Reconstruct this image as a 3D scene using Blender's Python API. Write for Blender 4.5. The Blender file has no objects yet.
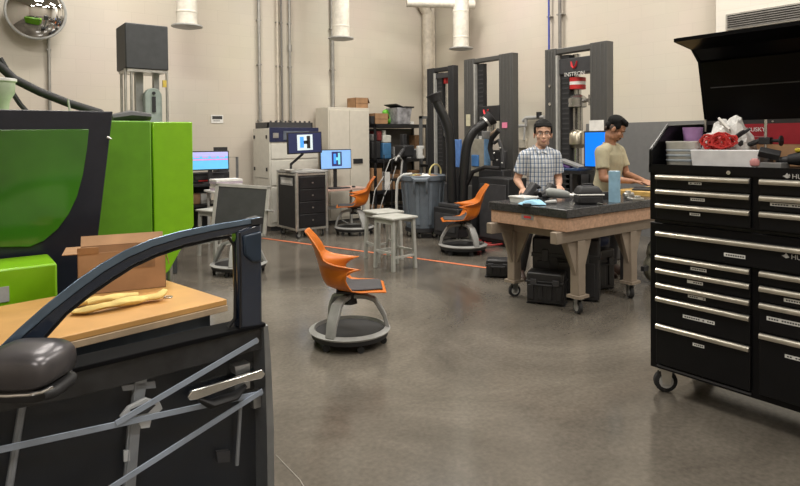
import bpy, math, random
from math import sin, cos, pi, radians, sqrt, atan2
from mathutils import Vector as V, Matrix, Euler
random.seed(7)
S = bpy.context.scene
COL = S.collection
# ------------------------------------------------------------------ camera
H = 1.55
YAW = radians(37.2)
PITCH = radians(1.0)
ROLL = 0.0087
fw = V((sin(YAW)*cos(PITCH), cos(YAW)*cos(PITCH), -sin(PITCH)))
r0 = V((cos(YAW), -sin(YAW), 0))
u0 = r0.cross(fw)
RR = r0*cos(ROLL) - u0*sin(ROLL)
UU = u0*cos(ROLL) + r0*sin(ROLL)
cd = bpy.data.cameras.new('camera')
cam = bpy.data.objects.new('camera', cd)
COL.objects.link(cam)
m = Matrix((RR, UU, -fw)).transposed().to_4x4()
m.translation = V((0, 0, H))
cam.matrix_world = m
cd.sensor_width = 36
cd.lens = 27
cd.shift_y = -93.5/800
cd.clip_start = .05
S.camera = cam
def ray(u, v): return fw + RR*((u-400)/600) + UU*((149.5-v)/600)
EYE = V((0, 0, H))
def G(u, v, z=0): r = ray(u, v); return EYE + r*((z-H)/r.z)          # where a sight line meets a height
def PX(u, v, x): r = ray(u, v); return EYE + r*(x/r.x)
def PY(u, v, y): r = ray(u, v); return EYE + r*(y/r.y)
def PP(u, v, o, n): r = ray(u, v); return EYE + r*((o-EYE).dot(n)/r.dot(n))
# ------------------------------------------------------------------ materials
MATS = {}
def mat(name, col, rough=.5, metal=0., var=.08, scale=12., bump=0., spec=.5, coat=0., emit=0., alpha=1., trans=0.):
    if name in MATS: return MATS[name]
    M = bpy.data.materials.new(name); M.use_nodes = True
    nt = M.node_tree; b = nt.nodes['Principled BSDF']
    tc = nt.nodes.new('ShaderNodeTexCoord')
    nz = nt.nodes.new('ShaderNodeTexNoise'); nz.inputs['Scale'].default_value = scale; nz.inputs['Detail'].default_value = 4
    nt.links.new(tc.outputs['Object'], nz.inputs['Vector'])
    rp = nt.nodes.new('ShaderNodeValToRGB')
    lo = [max(0, c*(1-var*1.6)) for c in col]; hi = [min(1, c*(1+var*1.6)) for c in col]
    rp.color_ramp.elements[0].position = .3; rp.color_ramp.elements[1].position = .7
    rp.color_ramp.elements[0].color = (*lo, 1); rp.color_ramp.elements[1].color = (*hi, 1)
    nt.links.new(nz.outputs['Fac'], rp.inputs['Fac'])
    nt.links.new(rp.outputs['Color'], b.inputs['Base Color'])
    b.inputs['Roughness'].default_value = rough; b.inputs['Metallic'].default_value = metal
    b.inputs['Specular IOR Level'].default_value = spec
    b.inputs['Coat Weight'].default_value = coat; b.inputs['Coat Roughness'].default_value = .08
    b.inputs['Alpha'].default_value = alpha
    b.inputs['Transmission Weight'].default_value = trans
    if emit:
        nt.links.new(rp.outputs['Color'], b.inputs['Emission Color']); b.inputs['Emission Strength'].default_value = emit
    if bump:
        bp = nt.nodes.new('ShaderNodeBump'); bp.inputs['Strength'].default_value = bump; bp.inputs['Distance'].default_value = .01
        nt.links.new(nz.outputs['Fac'], bp.inputs['Height']); nt.links.new(bp.outputs['Normal'], b.inputs['Normal'])
    MATS[name] = M
    return M
def block_wall(name, col, axis):
    M = bpy.data.materials.new(name); M.use_nodes = True
    nt = M.node_tree; b = nt.nodes['Principled BSDF']
    tc = nt.nodes.new('ShaderNodeTexCoord'); sp = nt.nodes.new('ShaderNodeSeparateXYZ'); cb = nt.nodes.new('ShaderNodeCombineXYZ')
    nt.links.new(tc.outputs['Object'], sp.inputs[0])
    nt.links.new(sp.outputs['X' if axis == 'x' else 'Y'], cb.inputs['X']); nt.links.new(sp.outputs['Z'], cb.inputs['Y'])
    br = nt.nodes.new('ShaderNodeTexBrick')
    br.inputs['Scale'].default_value = 1; br.inputs['Brick Width'].default_value = .4; br.inputs['Row Height'].default_value = .2
    br.inputs['Mortar Size'].default_value = .004; br.inputs['Mortar Smooth'].default_value = .6
    br.inputs['Color1'].default_value = (*col, 1); br.inputs['Color2'].default_value = (*[c*.97 for c in col], 1); br.inputs['Mortar'].default_value = (*[c*.91 for c in col], 1)
    nt.links.new(cb.outputs[0], br.inputs['Vector'])
    nz = nt.nodes.new('ShaderNodeTexNoise'); nz.inputs['Scale'].default_value = .7
    nt.links.new(tc.outputs['Object'], nz.inputs['Vector'])
    mx = nt.nodes.new('ShaderNodeMix'); mx.data_type = 'RGBA'; mx.blend_type = 'MULTIPLY'; mx.inputs['Factor'].default_value = .12
    nt.links.new(br.outputs['Color'], mx.inputs['A']); nt.links.new(nz.outputs['Color'], mx.inputs['B'])
    nt.links.new(mx.outputs['Result'], b.inputs['Base Color'])
    bp = nt.nodes.new('ShaderNodeBump'); bp.inputs['Strength'].default_value = .2; bp.inputs['Distance'].default_value = .006; bp.invert = True
    nt.links.new(br.outputs['Fac'], bp.inputs['Height']); nt.links.new(bp.outputs['Normal'], b.inputs['Normal'])
    b.inputs['Roughness'].default_value = .6
    return M
def concrete(name):
    M = bpy.data.materials.new(name); M.use_nodes = True
    nt = M.node_tree; b = nt.nodes['Principled BSDF']
    tc = nt.nodes.new('ShaderNodeTexCoord')
    n1 = nt.nodes.new('ShaderNodeTexNoise'); n1.inputs['Scale'].default_value = .6; n1.inputs['Distortion'].default_value = .8; n1.inputs['Detail'].default_value = 8; n1.inputs['Roughness'].default_value = .65
    n2 = nt.nodes.new('ShaderNodeTexNoise'); n2.inputs['Scale'].default_value = 38; n2.inputs['Detail'].default_value = 3
    nt.links.new(tc.outputs['Object'], n1.inputs['Vector']); nt.links.new(tc.outputs['Object'], n2.inputs['Vector'])
    r1 = nt.nodes.new('ShaderNodeValToRGB')
    r1.color_ramp.elements[0].position = .3; r1.color_ramp.elements[0].color = (.072, .063, .052, 1)
    r1.color_ramp.elements[1].position = .72; r1.color_ramp.elements[1].color = (.205, .182, .152, 1)  # concrete's own mottling, contrast raised to paint in reflected light bands
    nt.links.new(n1.outputs['Fac'], r1.inputs['Fac'])
    r2 = nt.nodes.new('ShaderNodeValToRGB')
    r2.color_ramp.elements[0].position = .3; r2.color_ramp.elements[0].color = (.82, .82, .82, 1)
    r2.color_ramp.elements[1].position = .72; r2.color_ramp.elements[1].color = (1.1, 1.1, 1.1, 1)
    nt.links.new(n2.outputs['Fac'], r2.inputs['Fac'])
    mx = nt.nodes.new('ShaderNodeMix'); mx.data_type = 'RGBA'; mx.blend_type = 'MULTIPLY'; mx.inputs['Factor'].default_value = 1
    nt.links.new(r1.outputs['Color'], mx.inputs['A']); nt.links.new(r2.outputs['Color'], mx.inputs['B'])
    nt.links.new(mx.outputs['Result'], b.inputs['Base Color'])
    mr = nt.nodes.new('ShaderNodeMapRange'); mr.inputs['To Min'].default_value = .10; mr.inputs['To Max'].default_value = .26
    nt.links.new(n1.outputs['Fac'], mr.inputs['Value']); nt.links.new(mr.outputs['Result'], b.inputs['Roughness'])
    b.inputs['Specular IOR Level'].default_value = .5
    return M
def plaid(name):
    M = bpy.data.materials.new(name); M.use_nodes = True
    nt = M.node_tree; b = nt.nodes['Principled BSDF']
    tc = nt.nodes.new('ShaderNodeTexCoord')
    prev = None
    def wave(axis, scale, ph, col, lo):
        nonlocal prev
        w = nt.nodes.new('ShaderNodeTexWave'); w.wave_type = 'BANDS'; w.bands_direction = axis
        w.inputs['Scale'].default_value = scale; w.inputs['Phase Offset'].default_value = ph; w.inputs['Distortion'].default_value = .3
        nt.links.new(tc.outputs['Object'], w.inputs['Vector'])
        r = nt.nodes.new('ShaderNodeValToRGB'); r.color_ramp.elements[0].position = lo; r.color_ramp.elements[0].color = (1, 1, 1, 1)
        r.color_ramp.elements[1].position = min(.99, lo+.12); r.color_ramp.elements[1].color = (*col, 1)
        nt.links.new(w.outputs['Fac'], r.inputs['Fac'])
        mx = nt.nodes.new('ShaderNodeMix'); mx.data_type = 'RGBA'; mx.blend_type = 'MULTIPLY'; mx.inputs['Factor'].default_value = 1
        if prev is None: mx.inputs['A'].default_value = (.72, .74, .76, 1)
        else: nt.links.new(prev, mx.inputs['A'])
        nt.links.new(r.outputs['Color'], mx.inputs['B']); prev = mx.outputs['Result']
    wave('X', 8.6, 0, (.30, .36, .46), .6)
    wave('Z', 6.5, 1, (.55, .6, .68), .7)
    wave('X', 8.6, 2.6, (.5, .46, .42), .86)
    wave('Z', 13, 0, (.7, .72, .76), .85)
    nt.links.new(prev, b.inputs['Base Color']); b.inputs['Roughness'].default_value = .85
    return M
def clear_sheet(name, tint, fac):
    M = bpy.data.materials.new(name); M.use_nodes = True
    nt = M.node_tree; nt.nodes.remove(nt.nodes['Principled BSDF'])
    t = nt.nodes.new('ShaderNodeBsdfTransparent'); t.inputs[0].default_value = (*tint, 1)
    g = nt.nodes.new('ShaderNodeBsdfGlossy'); g.inputs['Roughness'].default_value = .08
    nz = nt.nodes.new('ShaderNodeTexNoise'); nz.inputs['Scale'].default_value = 2
    mr = nt.nodes.new('ShaderNodeMapRange'); mr.inputs['To Min'].default_value = fac*.6; mr.inputs['To Max'].default_value = fac*1.4
    x = nt.nodes.new('ShaderNodeMixShader')
    nt.links.new(nz.outputs['Fac'], mr.inputs['Value']); nt.links.new(mr.outputs['Result'], x.inputs[0])
    nt.links.new(t.outputs[0], x.inputs[1]); nt.links.new(g.outputs[0], x.inputs[2])
    nt.links.new(x.outputs[0], nt.nodes['Material Output'].inputs['Surface'])
    return M
# ------------------------------------------------------------------ mesh helper
class MB:
    def __init__(s): s.v = []; s.f = []; s.m = []; s.k = 0
    def add(s, vs, fs, T=None):
        n = len(s.v)
        for p in vs:
            p = V(p); s.v.append(T @ p if T is not None else p)
        for f in fs: s.f.append([i+n for i in f]); s.m.append(s.k)
        return s
    def box(s, x0, x1, y0, y1, z0, z1, T=None):
        vs = [(x, y, z) for z in (z0, z1) for y in (y0, y1) for x in (x0, x1)]
        return s.add(vs, [(0, 2, 3, 1), (4, 5, 7, 6), (0, 1, 5, 4), (2, 6, 7, 3), (0, 4, 6, 2), (1, 3, 7, 5)], T)
    def cbox(s, c, d, T=None): return s.box(c[0]-d[0]/2, c[0]+d[0]/2, c[1]-d[1]/2, c[1]+d[1]/2, c[2]-d[2]/2, c[2]+d[2]/2, T)
    def loft(s, rings, cap=True, close=False, T=None):
        n = len(rings[0]); vs = [p for r in rings for p in r]; fs = []
        R = len(rings)
        for i in range(R if close else R-1):
            for j in range(n):
                a = i*n+j; b = i*n+(j+1) % n; c = ((i+1) % R)*n+(j+1) % n; d = ((i+1) % R)*n+j
                fs.append((a, b, c, d))
        if cap and not close: fs += [list(range(n))[::-1], [(R-1)*n+j for j in range(n)]]
        return s.add(vs, fs, T)
    def tube(s, pts, r, seg=8, close=False, flat=None, T=None):
        pts = [V(p) for p in pts]; N = len(pts)
        rs = r if isinstance(r, (list, tuple)) else [r]*N
        rings = []; prev = None
        for i, p in enumerate(pts):
            if close: t = (pts[(i+1) % N]-pts[i-1])
            else: t = pts[min(i+1, N-1)]-pts[max(i-1, 0)]
            t.normalize()
            if prev is None:
                up = V((0, 0, 1)) if abs(t.z) < .9 else V((0, 1, 0))
                x = up.cross(t).normalized()
            else:
                x = (prev - t*prev.dot(t)).normalized()
            y = t.cross(x); prev = x
            fx, fy = flat if flat else (1, 1)
            rings.append([p + (x*cos(2*pi*k/seg)*fx + y*sin(2*pi*k/seg)*fy)*rs[i] for k in range(seg)])
        return s.loft(rings, True, close, T)
    def cyl(s, p0, p1, r, r1=None, seg=16, T=None): return s.tube([p0, p1], [r, r if r1 is None else r1], seg, T=T)
    def lathe(s, prof, c=(0, 0, 0), seg=24, T=None, cap=True):
        c = V(c)
        return s.loft([[c+V((q*cos(2*pi*k/seg), q*sin(2*pi*k/seg), z)) for k in range(seg)] for q, z in prof], cap, False, T)
    def prism(s, poly, ex, T=None):
        n = len(poly); ex = V(ex)
        vs = [V(p) for p in poly]+[V(p)+ex for p in poly]
        return s.add(vs, [list(range(n))[::-1], list(range(n, 2*n))]+[(i, (i+1) % n, n+(i+1) % n, n+i) for i in range(n)], T)
    def ball(s, c, rx, ry=None, rz=None, seg=14, rings=8, T=None):
        ry = rx if ry is None else ry; rz = rx if rz is None else rz
        rg = [[V((c[0]+rx*sin(pi*i/rings)*cos(2*pi*k/seg), c[1]+ry*sin(pi*i/rings)*sin(2*pi*k/seg), c[2]-rz*cos(pi*i/rings))) for k in range(seg)] for i in [.08]+list(range(1, rings))+[rings-.08]]
        return s.loft(rg, True, False, T)
    def grid(s, nu, nv, fn, T=None):
        vs = [fn(i/nu, j/nv) for i in range(nu+1) for j in range(nv+1)]
        return s.add(vs, [(i*(nv+1)+j, (i+1)*(nv+1)+j, (i+1)*(nv+1)+j+1, i*(nv+1)+j+1) for i in range(nu) for j in range(nv)], T)
    def build(s, name, ms, parent=None, world=True, bev=0, smooth=True, solid=0, sub=0, sharp=.7):
        vs = s.v
        if parent is not None and world:
            inv = parent_matrix(parent).inverted(); vs = [inv @ p for p in vs]
        me = bpy.data.meshes.new(name); me.from_pydata([tuple(p) for p in vs], [], s.f)
        ms = ms if isinstance(ms, (list, tuple)) else [ms]
        for q in ms: me.materials.append(q)
        me.polygons.foreach_set('material_index', s.m)
        import bmesh
        bm = bmesh.new(); bm.from_mesh(me); bmesh.ops.recalc_face_normals(bm, faces=bm.faces); bm.to_mesh(me); bm.free()
        if smooth: me.shade_smooth(); me.set_sharp_from_angle(angle=sharp)
        o = bpy.data.objects.new(name, me); COL.objects.link(o)
        if parent is not None: o.parent = parent
        if solid: d = o.modifiers.new('t', 'SOLIDIFY'); d.thickness = solid; d.offset = 0
        if bev: d = o.modifiers.new('b', 'BEVEL'); d.width = bev; d.segments = 2; d.limit_method = 'ANGLE'; d.harden_normals = False
        if sub: d = o.modifiers.new('s', 'SUBSURF'); d.levels = sub; d.render_levels = sub
        return o
def parent_matrix(o):
    M = o.matrix_basis.copy()
    while o.parent is not None: o = o.parent; M = o.matrix_basis @ M
    return M
def tag(o, label, cat, group=None, kind=None):
    o['label'] = label; o['category'] = cat
    if group: o['group'] = group
    if kind: o['kind'] = kind
    return o
def thing(name, label, cat, loc, rz=0, group=None):
    o = bpy.data.objects.new(name, None); COL.objects.link(o); o.empty_display_size = .1
    o.location = loc; o.rotation_euler = (0, 0, rz)
    return tag(o, label, cat, group)
def struct(o): o['kind'] = 'structure'; return o
def one(mb, name, m, label, cat, loc=None, group=None, rz=0, **k):      # a thing that is one mesh; loc puts its origin at its base
    if loc is None:
        c = V((0, 0, 0))
        for p in mb.v: c += p
        c /= len(mb.v); c.z = min(p.z for p in mb.v); loc = c; 
        mb.v = [p-c for p in mb.v]
    o = mb.build(name, m, None, **k); o.location = loc; o.rotation_euler = (0, 0, rz)
    return tag(o, label, cat, group)
def copy_tree(o, parent=None):
    c = o.copy(); COL.objects.link(c)
    if parent is not None: c.parent = parent
    for ch in list(o.children): copy_tree(ch, c)
    return c
def dup(o, loc, rz, label, group=None):
    c = copy_tree(o); c.location = loc; c.rotation_euler = (0, 0, rz); c['label'] = label
    if group: c['group'] = group
    return c
def text(body, name, m, parent, M, size, ext=.0008):
    cu = bpy.data.curves.new(name, 'FONT'); cu.body = body; cu.size = size; cu.extrude = ext
    tmp = bpy.data.objects.new(name, cu); COL.objects.link(tmp); me = bpy.data.meshes.new_from_object(tmp.evaluated_get(bpy.context.evaluated_depsgraph_get()))
    bpy.data.objects.remove(tmp); me.materials.clear(); me.materials.append(m); o = bpy.data.objects.new(name, me); COL.objects.link(o)
    if parent is not None: o.parent = parent; M = parent_matrix(parent).inverted() @ M
    o.matrix_local = M
    return o
def basis(x, y, z, o):
    M = Matrix((V(x), V(y), V(z))).transposed().to_4x4(); M.translation = V(o); return M
FACE_MX = lambda o: basis((0, -1, 0), (0, 0, 1), (-1, 0, 0), o)     # lettering on a face that looks along -X
FACE_MY = lambda o: basis((1, 0, 0), (0, 0, 1), (0, -1, 0), o)      # lettering on a face that looks along -Y
RZ = lambda a: Matrix.Rotation(a, 4, 'Z')
def at(loc, rz=0, rx=0, ry=0):
    M = Euler((rx, ry, rz)).to_matrix().to_4x4(); M.translation = V(loc); return M
def caster(parent, x, y, top, r, w=.03, metal=None, rubber=None, plate=True, a=.5):
    mb = MB(); T = at((x, y, 0), a)
    zc = r
    if plate: mb.box(-r*.7, r*.7, -r*.6, r*.6, top-.012, top, T)
    for sgn in (-1, 1): mb.prism([(-r*.35, sgn*(w/2+.004), zc-r*.25), (r*.35, sgn*(w/2+.004), zc-r*.25), (r*.5, sgn*(w/2+.004), top-.01), (-r*.5, sgn*(w/2+.004), top-.01)], (0, sgn*.004, 0), T)
    mb.cyl((0, -w/2-.01, zc), (0, w/2+.01, zc), r*.18, seg=10, T=T)
    c = mb.build('caster', metal or STEEL, parent, world=False)
    wb = MB(); wb.tube([(0, -w/2, zc), (0, -w/2*.7, zc), (0, w/2*.7, zc), (0, w/2, zc)], [r*.9, r, r, r*.9], 20, T=T)
    wb.k = 1; wb.cyl((0, -w/2-.003, zc), (0, w/2+.003, zc), r*.62, seg=16, T=T)
    wb.build('wheel', [rubber or RUBBER, GREYP], c, world=False)
    return c
# common materials
STEEL = mat('zinc plated steel', (.55, .55, .53), .32, .9)
ALU = mat('brushed aluminium', (.62, .61, .57), .35, .85)
RUBBER = mat('black rubber', (.018, .018, .019), .75)
BLACK = mat('black painted steel', (.012, .012, .014), .38)
BLACKM = mat('matt black plastic', (.016, .016, .018), .6)
CHAR = mat('charcoal painted steel', (.042, .042, .046), .5)
DGREY = mat('dark grey cover', (.045, .048, .052), .5)
WHITE = mat('white plastic', (.75, .75, .73), .45)
PAPER = mat('white paper', (.8, .79, .76), .8)
CARD = mat('brown cardboard', (.36, .205, .105), .85, var=.12, scale=6)
CARDD = mat('dark cardboard', (.25, .14, .07), .85, var=.15)
BEIGE = mat('beige enamel', (.60, .58, .52), .5, var=.03)
GREYP = mat('light grey plastic', (.42, .42, .41), .5)
MIDG = mat('mid grey plastic', (.22, .22, .22), .5)
ORANGE = mat('orange moulded plastic', (.60, .155, .012), .38, var=.04)
BLUEB = mat('blue plastic', (.06, .2, .5), .5)
RED = mat('red plastic', (.5, .02, .02), .45)
PINK = mat('pink paper', (.85, .25, .4), .8)
CHROME = mat('chromed metal', (.75, .75, .75), .15, 1.)
PRINT = mat('black print', (.05, .05, .05), .8)
# ================================================================== the setting
WB, WR = 10.2, 8.7                                   # back wall plane (Y), right wall plane (X)
WALLC = (.66, .60, .51)
struct(MB().box(-4, WR+.3, -4, WB+.3, -.2, 0).build('floor', concrete('polished concrete')))
struct(MB().box(-4, WR+.2, WB, WB+.2, 0, 6).build('wall_back', block_wall('painted block, back wall', WALLC, 'x')))
struct(MB().box(WR, WR+.2, -4, WB, 0, 6).build('wall_right', block_wall('painted block, right wall', WALLC, 'y')))
pcol = PX(716, 30, 8.2)
struct(MB().box(8.2, WR-.001, -1.5, pcol.y, 0, 6).build('pillar', block_wall('painted block, pillar', (.72, .68, .62), 'y')))
dado = mat('grey wall paint', (.17, .17, .17), .6, var=.03)
ztop = PX(650, 122, WR).z
struct(MB().box(-4.2, -4, -4, WB, 0, 6).build('wall_left', block_wall('painted block, left wall', (.5, .45, .38), 'y')))
struct(MB().box(-4, WR, -4.2, -4, 0, 6).build('wall_front', block_wall('painted block, front wall', (.5, .45, .38), 'x')))
struct(MB().box(-4, WR, -4, WB, 6, 6.2).build('ceiling', mat('dark painted ceiling', (.35, .33, .3), .8)))
struct(MB().box(WR-.03, WR-.001, pcol.y, 6.2, 0, ztop).build('trim_1', dado))
# vent on the pillar
v = thing('wall_vent', 'dark louvred air vent high on the white block pillar', 'vent', (8.19, (pcol.y+1.6)/2, 2.6))
a1 = PX(728, 29, 8.2); y1 = a1.y; zb, zt = a1.z, PX(728, 16, 8.2).z
v.location = (8.2, y1, zb)
y0 = PX(815, 20, 8.2).y; zt2 = zt
mb = MB(); fr = .02
for q in ((y0, y1, zb-fr, zb), (y0, y1, zt, zt+fr), (y1, y1+fr, zb-fr, zt+fr), (y0-fr, y0, zb-fr, zt+fr)): mb.box(8.18, 8.199, *q)
mb.build('frame', mat('vent frame', (.3, .28, .25), .5), v)
MB().box(8.192, 8.199, y0, y1, zb, zt).build('backing', BLACKM, v)
n = 6
for i in range(n):
    z = zb+(zt-zb)*(i+.5)/n
    MB().prism([(8.198, y0, z+.012), (8.175, y0, z-.014), (8.175, y0, z-.019), (8.198, y0, z+.007)], (0, y1-y0, 0)).build('slat', mat('vent slat', (.12, .11, .1), .5), v)
# pipes on the walls
galv = mat('galvanised conduit', (.36, .35, .33), .45, .6); pwhite = mat('painted conduit', (.62, .56, .47), .6); dkp = mat('dark conduit', (.2, .19, .18), .5, .4)
def pipe(u, vb, r, m, label, wall='b', zb=None, box=None):
    p = PY(u, vb, WB-.05) if wall == 'b' else PX(u, vb, WR-.075)
    t = thing('conduit', label, 'pipe', (p.x, p.y, 0), 0, 'vertical conduits on the walls')
    z0 = 0
    MB().cyl((p.x, p.y, z0), (p.x, p.y, 5.9), r, seg=10).build('tube', m, t)
    for z in (1.9, 2.9, 3.7):
        if z > z0: 
            if wall == 'b': MB().box(p.x-r*1.4, p.x+r*1.4, p.y-r*.7, WB-.001, z, z+.02).build('clamp', galv, t)
            else: MB().box(p.x-r*.7, WR-.001, p.y-r*2.2, p.y+r*2.2, z, z+.02).build('clamp', galv, t)
    return t
pipe(50, 112, .022, galv, 'thin grey conduit below the round convex mirror', zb=.3)
pipe(260, 115, .028, galv, 'pale grey conduit left of the pair above the beige cabinet', zb=1.2)
pipe(278.3, 115, .018, pwhite, 'cream painted conduit close against a dark pipe', zb=1.2)
pipe(282.3, 112, .018, dkp, 'dark steel pipe between two pale conduits above the beige cabinet', zb=1.2)
pt = pipe(290.5, 112, .024, galv, 'grey conduit with a small coupling, right of the dark pipe', zb=1.2)
MB().cyl((pt.location.x, pt.location.y, 3.2), (pt.location.x, pt.location.y, 3.32), .04, seg=10).build('coupling', galv, pt)
pipe(333, 105, .036, galv, 'thick grey pipe running up behind the white ventilation duct', zb=1.5)
pipe(560, 50, .03, dkp, 'dark pipe on the right wall behind the tall grey frame', 'r', zb=1.6)
0 and pipe(660, 118, .03, pwhite, 'cream painted conduit on the bare wall left of the open tool chest lid', 'r', zb=ztop)
pipe(549, 50, .018, mat('blue hose', (.05, .07, .35), .5), 'thin dark blue hose hanging on the wall beside the tall grey frame', 'r', zb=1.2)
# small sign on the back wall
p = PY(211, 123, WB); q = PY(223, 115, WB)
sg = thing('wall_sign', 'small white notice with a black band on the back wall', 'sign', (p.x, WB, p.z))
MB().box(p.x, q.x, WB-.012, WB-.001, p.z, q.z).build('sheet', PAPER, sg)
MB().box(p.x+.02, q.x-.02, WB-.015, WB-.012, q.z-.075, q.z-.02).build('printed_band', PRINT, sg)
MB().box(p.x+.04, q.x-.06, WB-.015, WB-.012, p.z+.03, p.z+.05).build('printed_line', GREYP, sg)
# round convex mirror
c = PY(36, 12, WB-.3); R = 29/600*(c-EYE).dot(fw)*.9
mr = thing('convex_mirror', 'round convex safety mirror high on the back wall', 'mirror', (c.x, c.y, c.z-R))
n = (EYE-c); n.z *= .6; n.normalize()
X = V((0, 0, 1)).cross(n).normalized(); Y = n.cross(X)
T = basis(X, Y, n, c)
MB().lathe([(R*sin(a), .62*R*(cos(a)-cos(1.1))/(1-cos(1.1))) for a in [0.001+1.1*i/16 for i in range(17)]], seg=40, T=T @ Matrix.Diagonal((1/sin(1.1), 1/sin(1.1), .6, 1)), cap=False).build('mirror_dome', mat('mirror', (.85, .85, .85), .02, 1, var=0), mr)
MB().tube([T @ V((R*cos(2*pi*i/40), R*sin(2*pi*i/40), 0)) for i in range(40)], .018, 8, True).build('rim', GREYP, mr)
MB().lathe([(R, -.005), (R*.8, -.03), (.05, -.06)], seg=32, T=T).build('back_shell', GREYP, mr)
MB().tube([T @ V((0, 0, -.05)), c+V((0, .15, 0)), V((c.x, WB-.002, c.z+.05))], .025, 8).build('bracket', CHAR, mr)
# ventilation ducts
ductm = mat('white duct', (.72, .68, .6), .55, bump=.05)
def duct(u, vb, y, wpx, label, ribs=True):
    p = PY(u, vb, y); d = (p-EYE).dot(fw); r = wpx/600*d/2
    t = thing('ventilation_duct', label, 'duct', (p.x, p.y, p.z), 0, 'white ventilation ducts')
    MB().lathe([(r, .03), (r, 5.9-p.z)], p, 24).build('duct_pipe', ductm, t)
    MB().lathe([(r*.9, -.02), (r*1.5, 0), (r*1.5, .02), (r, .035)], p, 24).build('flange', GREYP, t)
    for k in range(4): MB().lathe([(r*1.0, .5*k+.2), (r*1.03, .5*k+.21), (r*1.03, .5*k+.23), (r, .5*k+.24)], p, 24, cap=False).build('band', ductm, t)
    return t
duct(187, 27, 9.3, 20, 'short white duct end hanging above the dark grey box machine')
duct(341, 39, 9.3, 17, 'white duct ending above the pale double door cabinet')
t3 = duct(461, 49, 8.6, 16, 'white duct dropping beside the room corner, joined to an overhead pipe')
p = PY(461, 4, 8.6)
MB().tube([(p.x-.95, p.y+.5, p.z), (p.x-.3, p.y+.15, p.z), (p.x+.25, p.y-.1, p.z)], .09, 16).build('cross_pipe', ductm, t3)
# beige offset trunking in the corner
ct = thing('corner_trunking', 'beige boxed trunking with an angled offset in the far room corner', 'trunking', (8.45, 10.0, 0))
pts = [PY(432, 6, 10.1), PY(440, 8, 10.1), PY(446, 20, 10.1), PY(446, 120, 10.1)]
mb = MB()
pts = [V((8.2, 10.06, 5.5)), V((8.2, 10.06, 4.55)), V((8.42, 10.06, 4.25)), V((8.42, 10.06, 0.0))]
mb.tube(pts, .12, 12)
mb.build('casing', pwhite, ct, sharp=.3)
MB().cyl((8.6, 10.1, 0), (8.6, 10.1, 5.5), .05, seg=12).build('side_pipe', pwhite, ct)

# floor tape
tapem = mat('orange floor tape', (.62, .17, .07), .6)
tp = [G(262, 238, .003), G(300, 243, .003), G(400, 256, .003), G(496, 269, .003)]
mb = MB()
for a, b in zip(tp, tp[1:]):
    d = (b-a).normalized(); nn = V((-d.y, d.x, 0))*.03
    mb.add([a-nn, b-nn, b+nn, a+nn], [(0, 1, 2, 3)])
one(mb, 'floor_tape', tapem, 'thin orange tape line stuck across the concrete floor', 'tape', smooth=False)
cr = MB()
mbp = [G(276, 455, .002), G(300, 480, .002), G(306, 490, .002)]
cr.tube(mbp, .0025, 4)
one(cr, 'floor_scratch', mat('pale scratch', (.4, .37, .33), .7), 'pale thin line on the bare floor beside the car door', 'mark')

# ================================================================== green moulding machine
lime = mat('lime green enamel', (.22, .50, .006), .36, var=.03, coat=.2); lime2 = mat('deep green enamel', (.11, .30, .01), .4, var=.04)
navyp = mat('dark machine panel', (.014, .016, .026), .2, var=.05)
gm = thing('moulding_machine', 'large lime green moulding machine with a dark windowed guard door', 'machine', (0, 4.6, 0))
Yd = 4.3
P = lambda u, v, y=Yd: PY(u, v, y)
ztop_d = P(113, 111.5).z
xr_t = P(113, 112).x; xr_b = P(97, 246).x
zlow = .35
d2 = (xr_b-xr_t)/(P(97, 246).z-ztop_d)
xl = -1.9
mb = MB(); mb.prism([(xl, Yd, zlow), (xr_t+d2*(zlow-ztop_d), Yd, zlow), (xr_t, Yd, ztop_d), (xl, Yd, ztop_d)], (0, .06, 0))
guard = mb.build('guard_door', navyp, gm, bev=.006)
win = [(-160, 131), (89, 129), (87, 150), (83, 175), (77, 197), (69, 214), (58, 229), (44, 241), (30, 247), (-160, 249)]
def fl(lst, y): return [PY(u, v, y) for u, v in lst]
wm = mat('green tinted window', (.038, .155, .010), .09, var=.35, scale=.9, spec=.8)
MB().prism(fl(win, Yd-.012), (0, .011, 0)).build('window_pane', wm, guard, bev=.004)
MB().tube([P(107, 137, Yd-.03), P(111, 139, Yd-.03)], .008, 6).build('latch', STEEL, guard)
# body panels
yb = 4.75
pg = [PY(113, 120, yb), PY(150, 121, yb), PY(150, 250, yb), PY(75, 250, yb)]
xb0, xb1, zb2 = PY(113, 120, yb).x, PY(151, 121, yb).x, PY(150, 121, yb).z
MB().box(-1.9, xb1, yb, yb+1.0, .12, zb2).build('body', lime2, gm, bev=.01)
yc = 4.9
a, b_, c_, d_ = PY(152.5, 122, yc), PY(192.5, 122, yc), PY(193, 226, yc), PY(170, 270, yc)
e_ = PY(152.5, 285, yc)
MB().prism([a, b_, V((b_.x, yc, c_.z)), d_, V((a.x, yc, d_.z-.1))], (0, .9, 0)).build('end_cover', lime, gm, bev=.008)
for u in (170, 176):
    p = PY(u, 276, yc+.2); MB().cyl((p.x-.05, p.y, 0), (p.x-.05, p.y, .75), .025, seg=10).build('foot', STEEL, gm)
MB().box(-1.8, xb1-.1, yb+.02, yb+.9, 0, .14).build('plinth', CHAR, gm)
# green front housing behind the bench
Yh = 3.86
p = PY(57, 263, Yh)
MB().box(-1.6, p.x, Yh, Yh+.36, 0, p.z).build('front_housing', lime, gm, bev=.012)
q0, q1 = PY(-4, 303, Yh), PY(9, 286, Yh)
MB().box(q0.x, q1.x, Yh-.006, Yh-.0005, q0.z, q1.z).build('data_plate', GREYP, gm)
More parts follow.
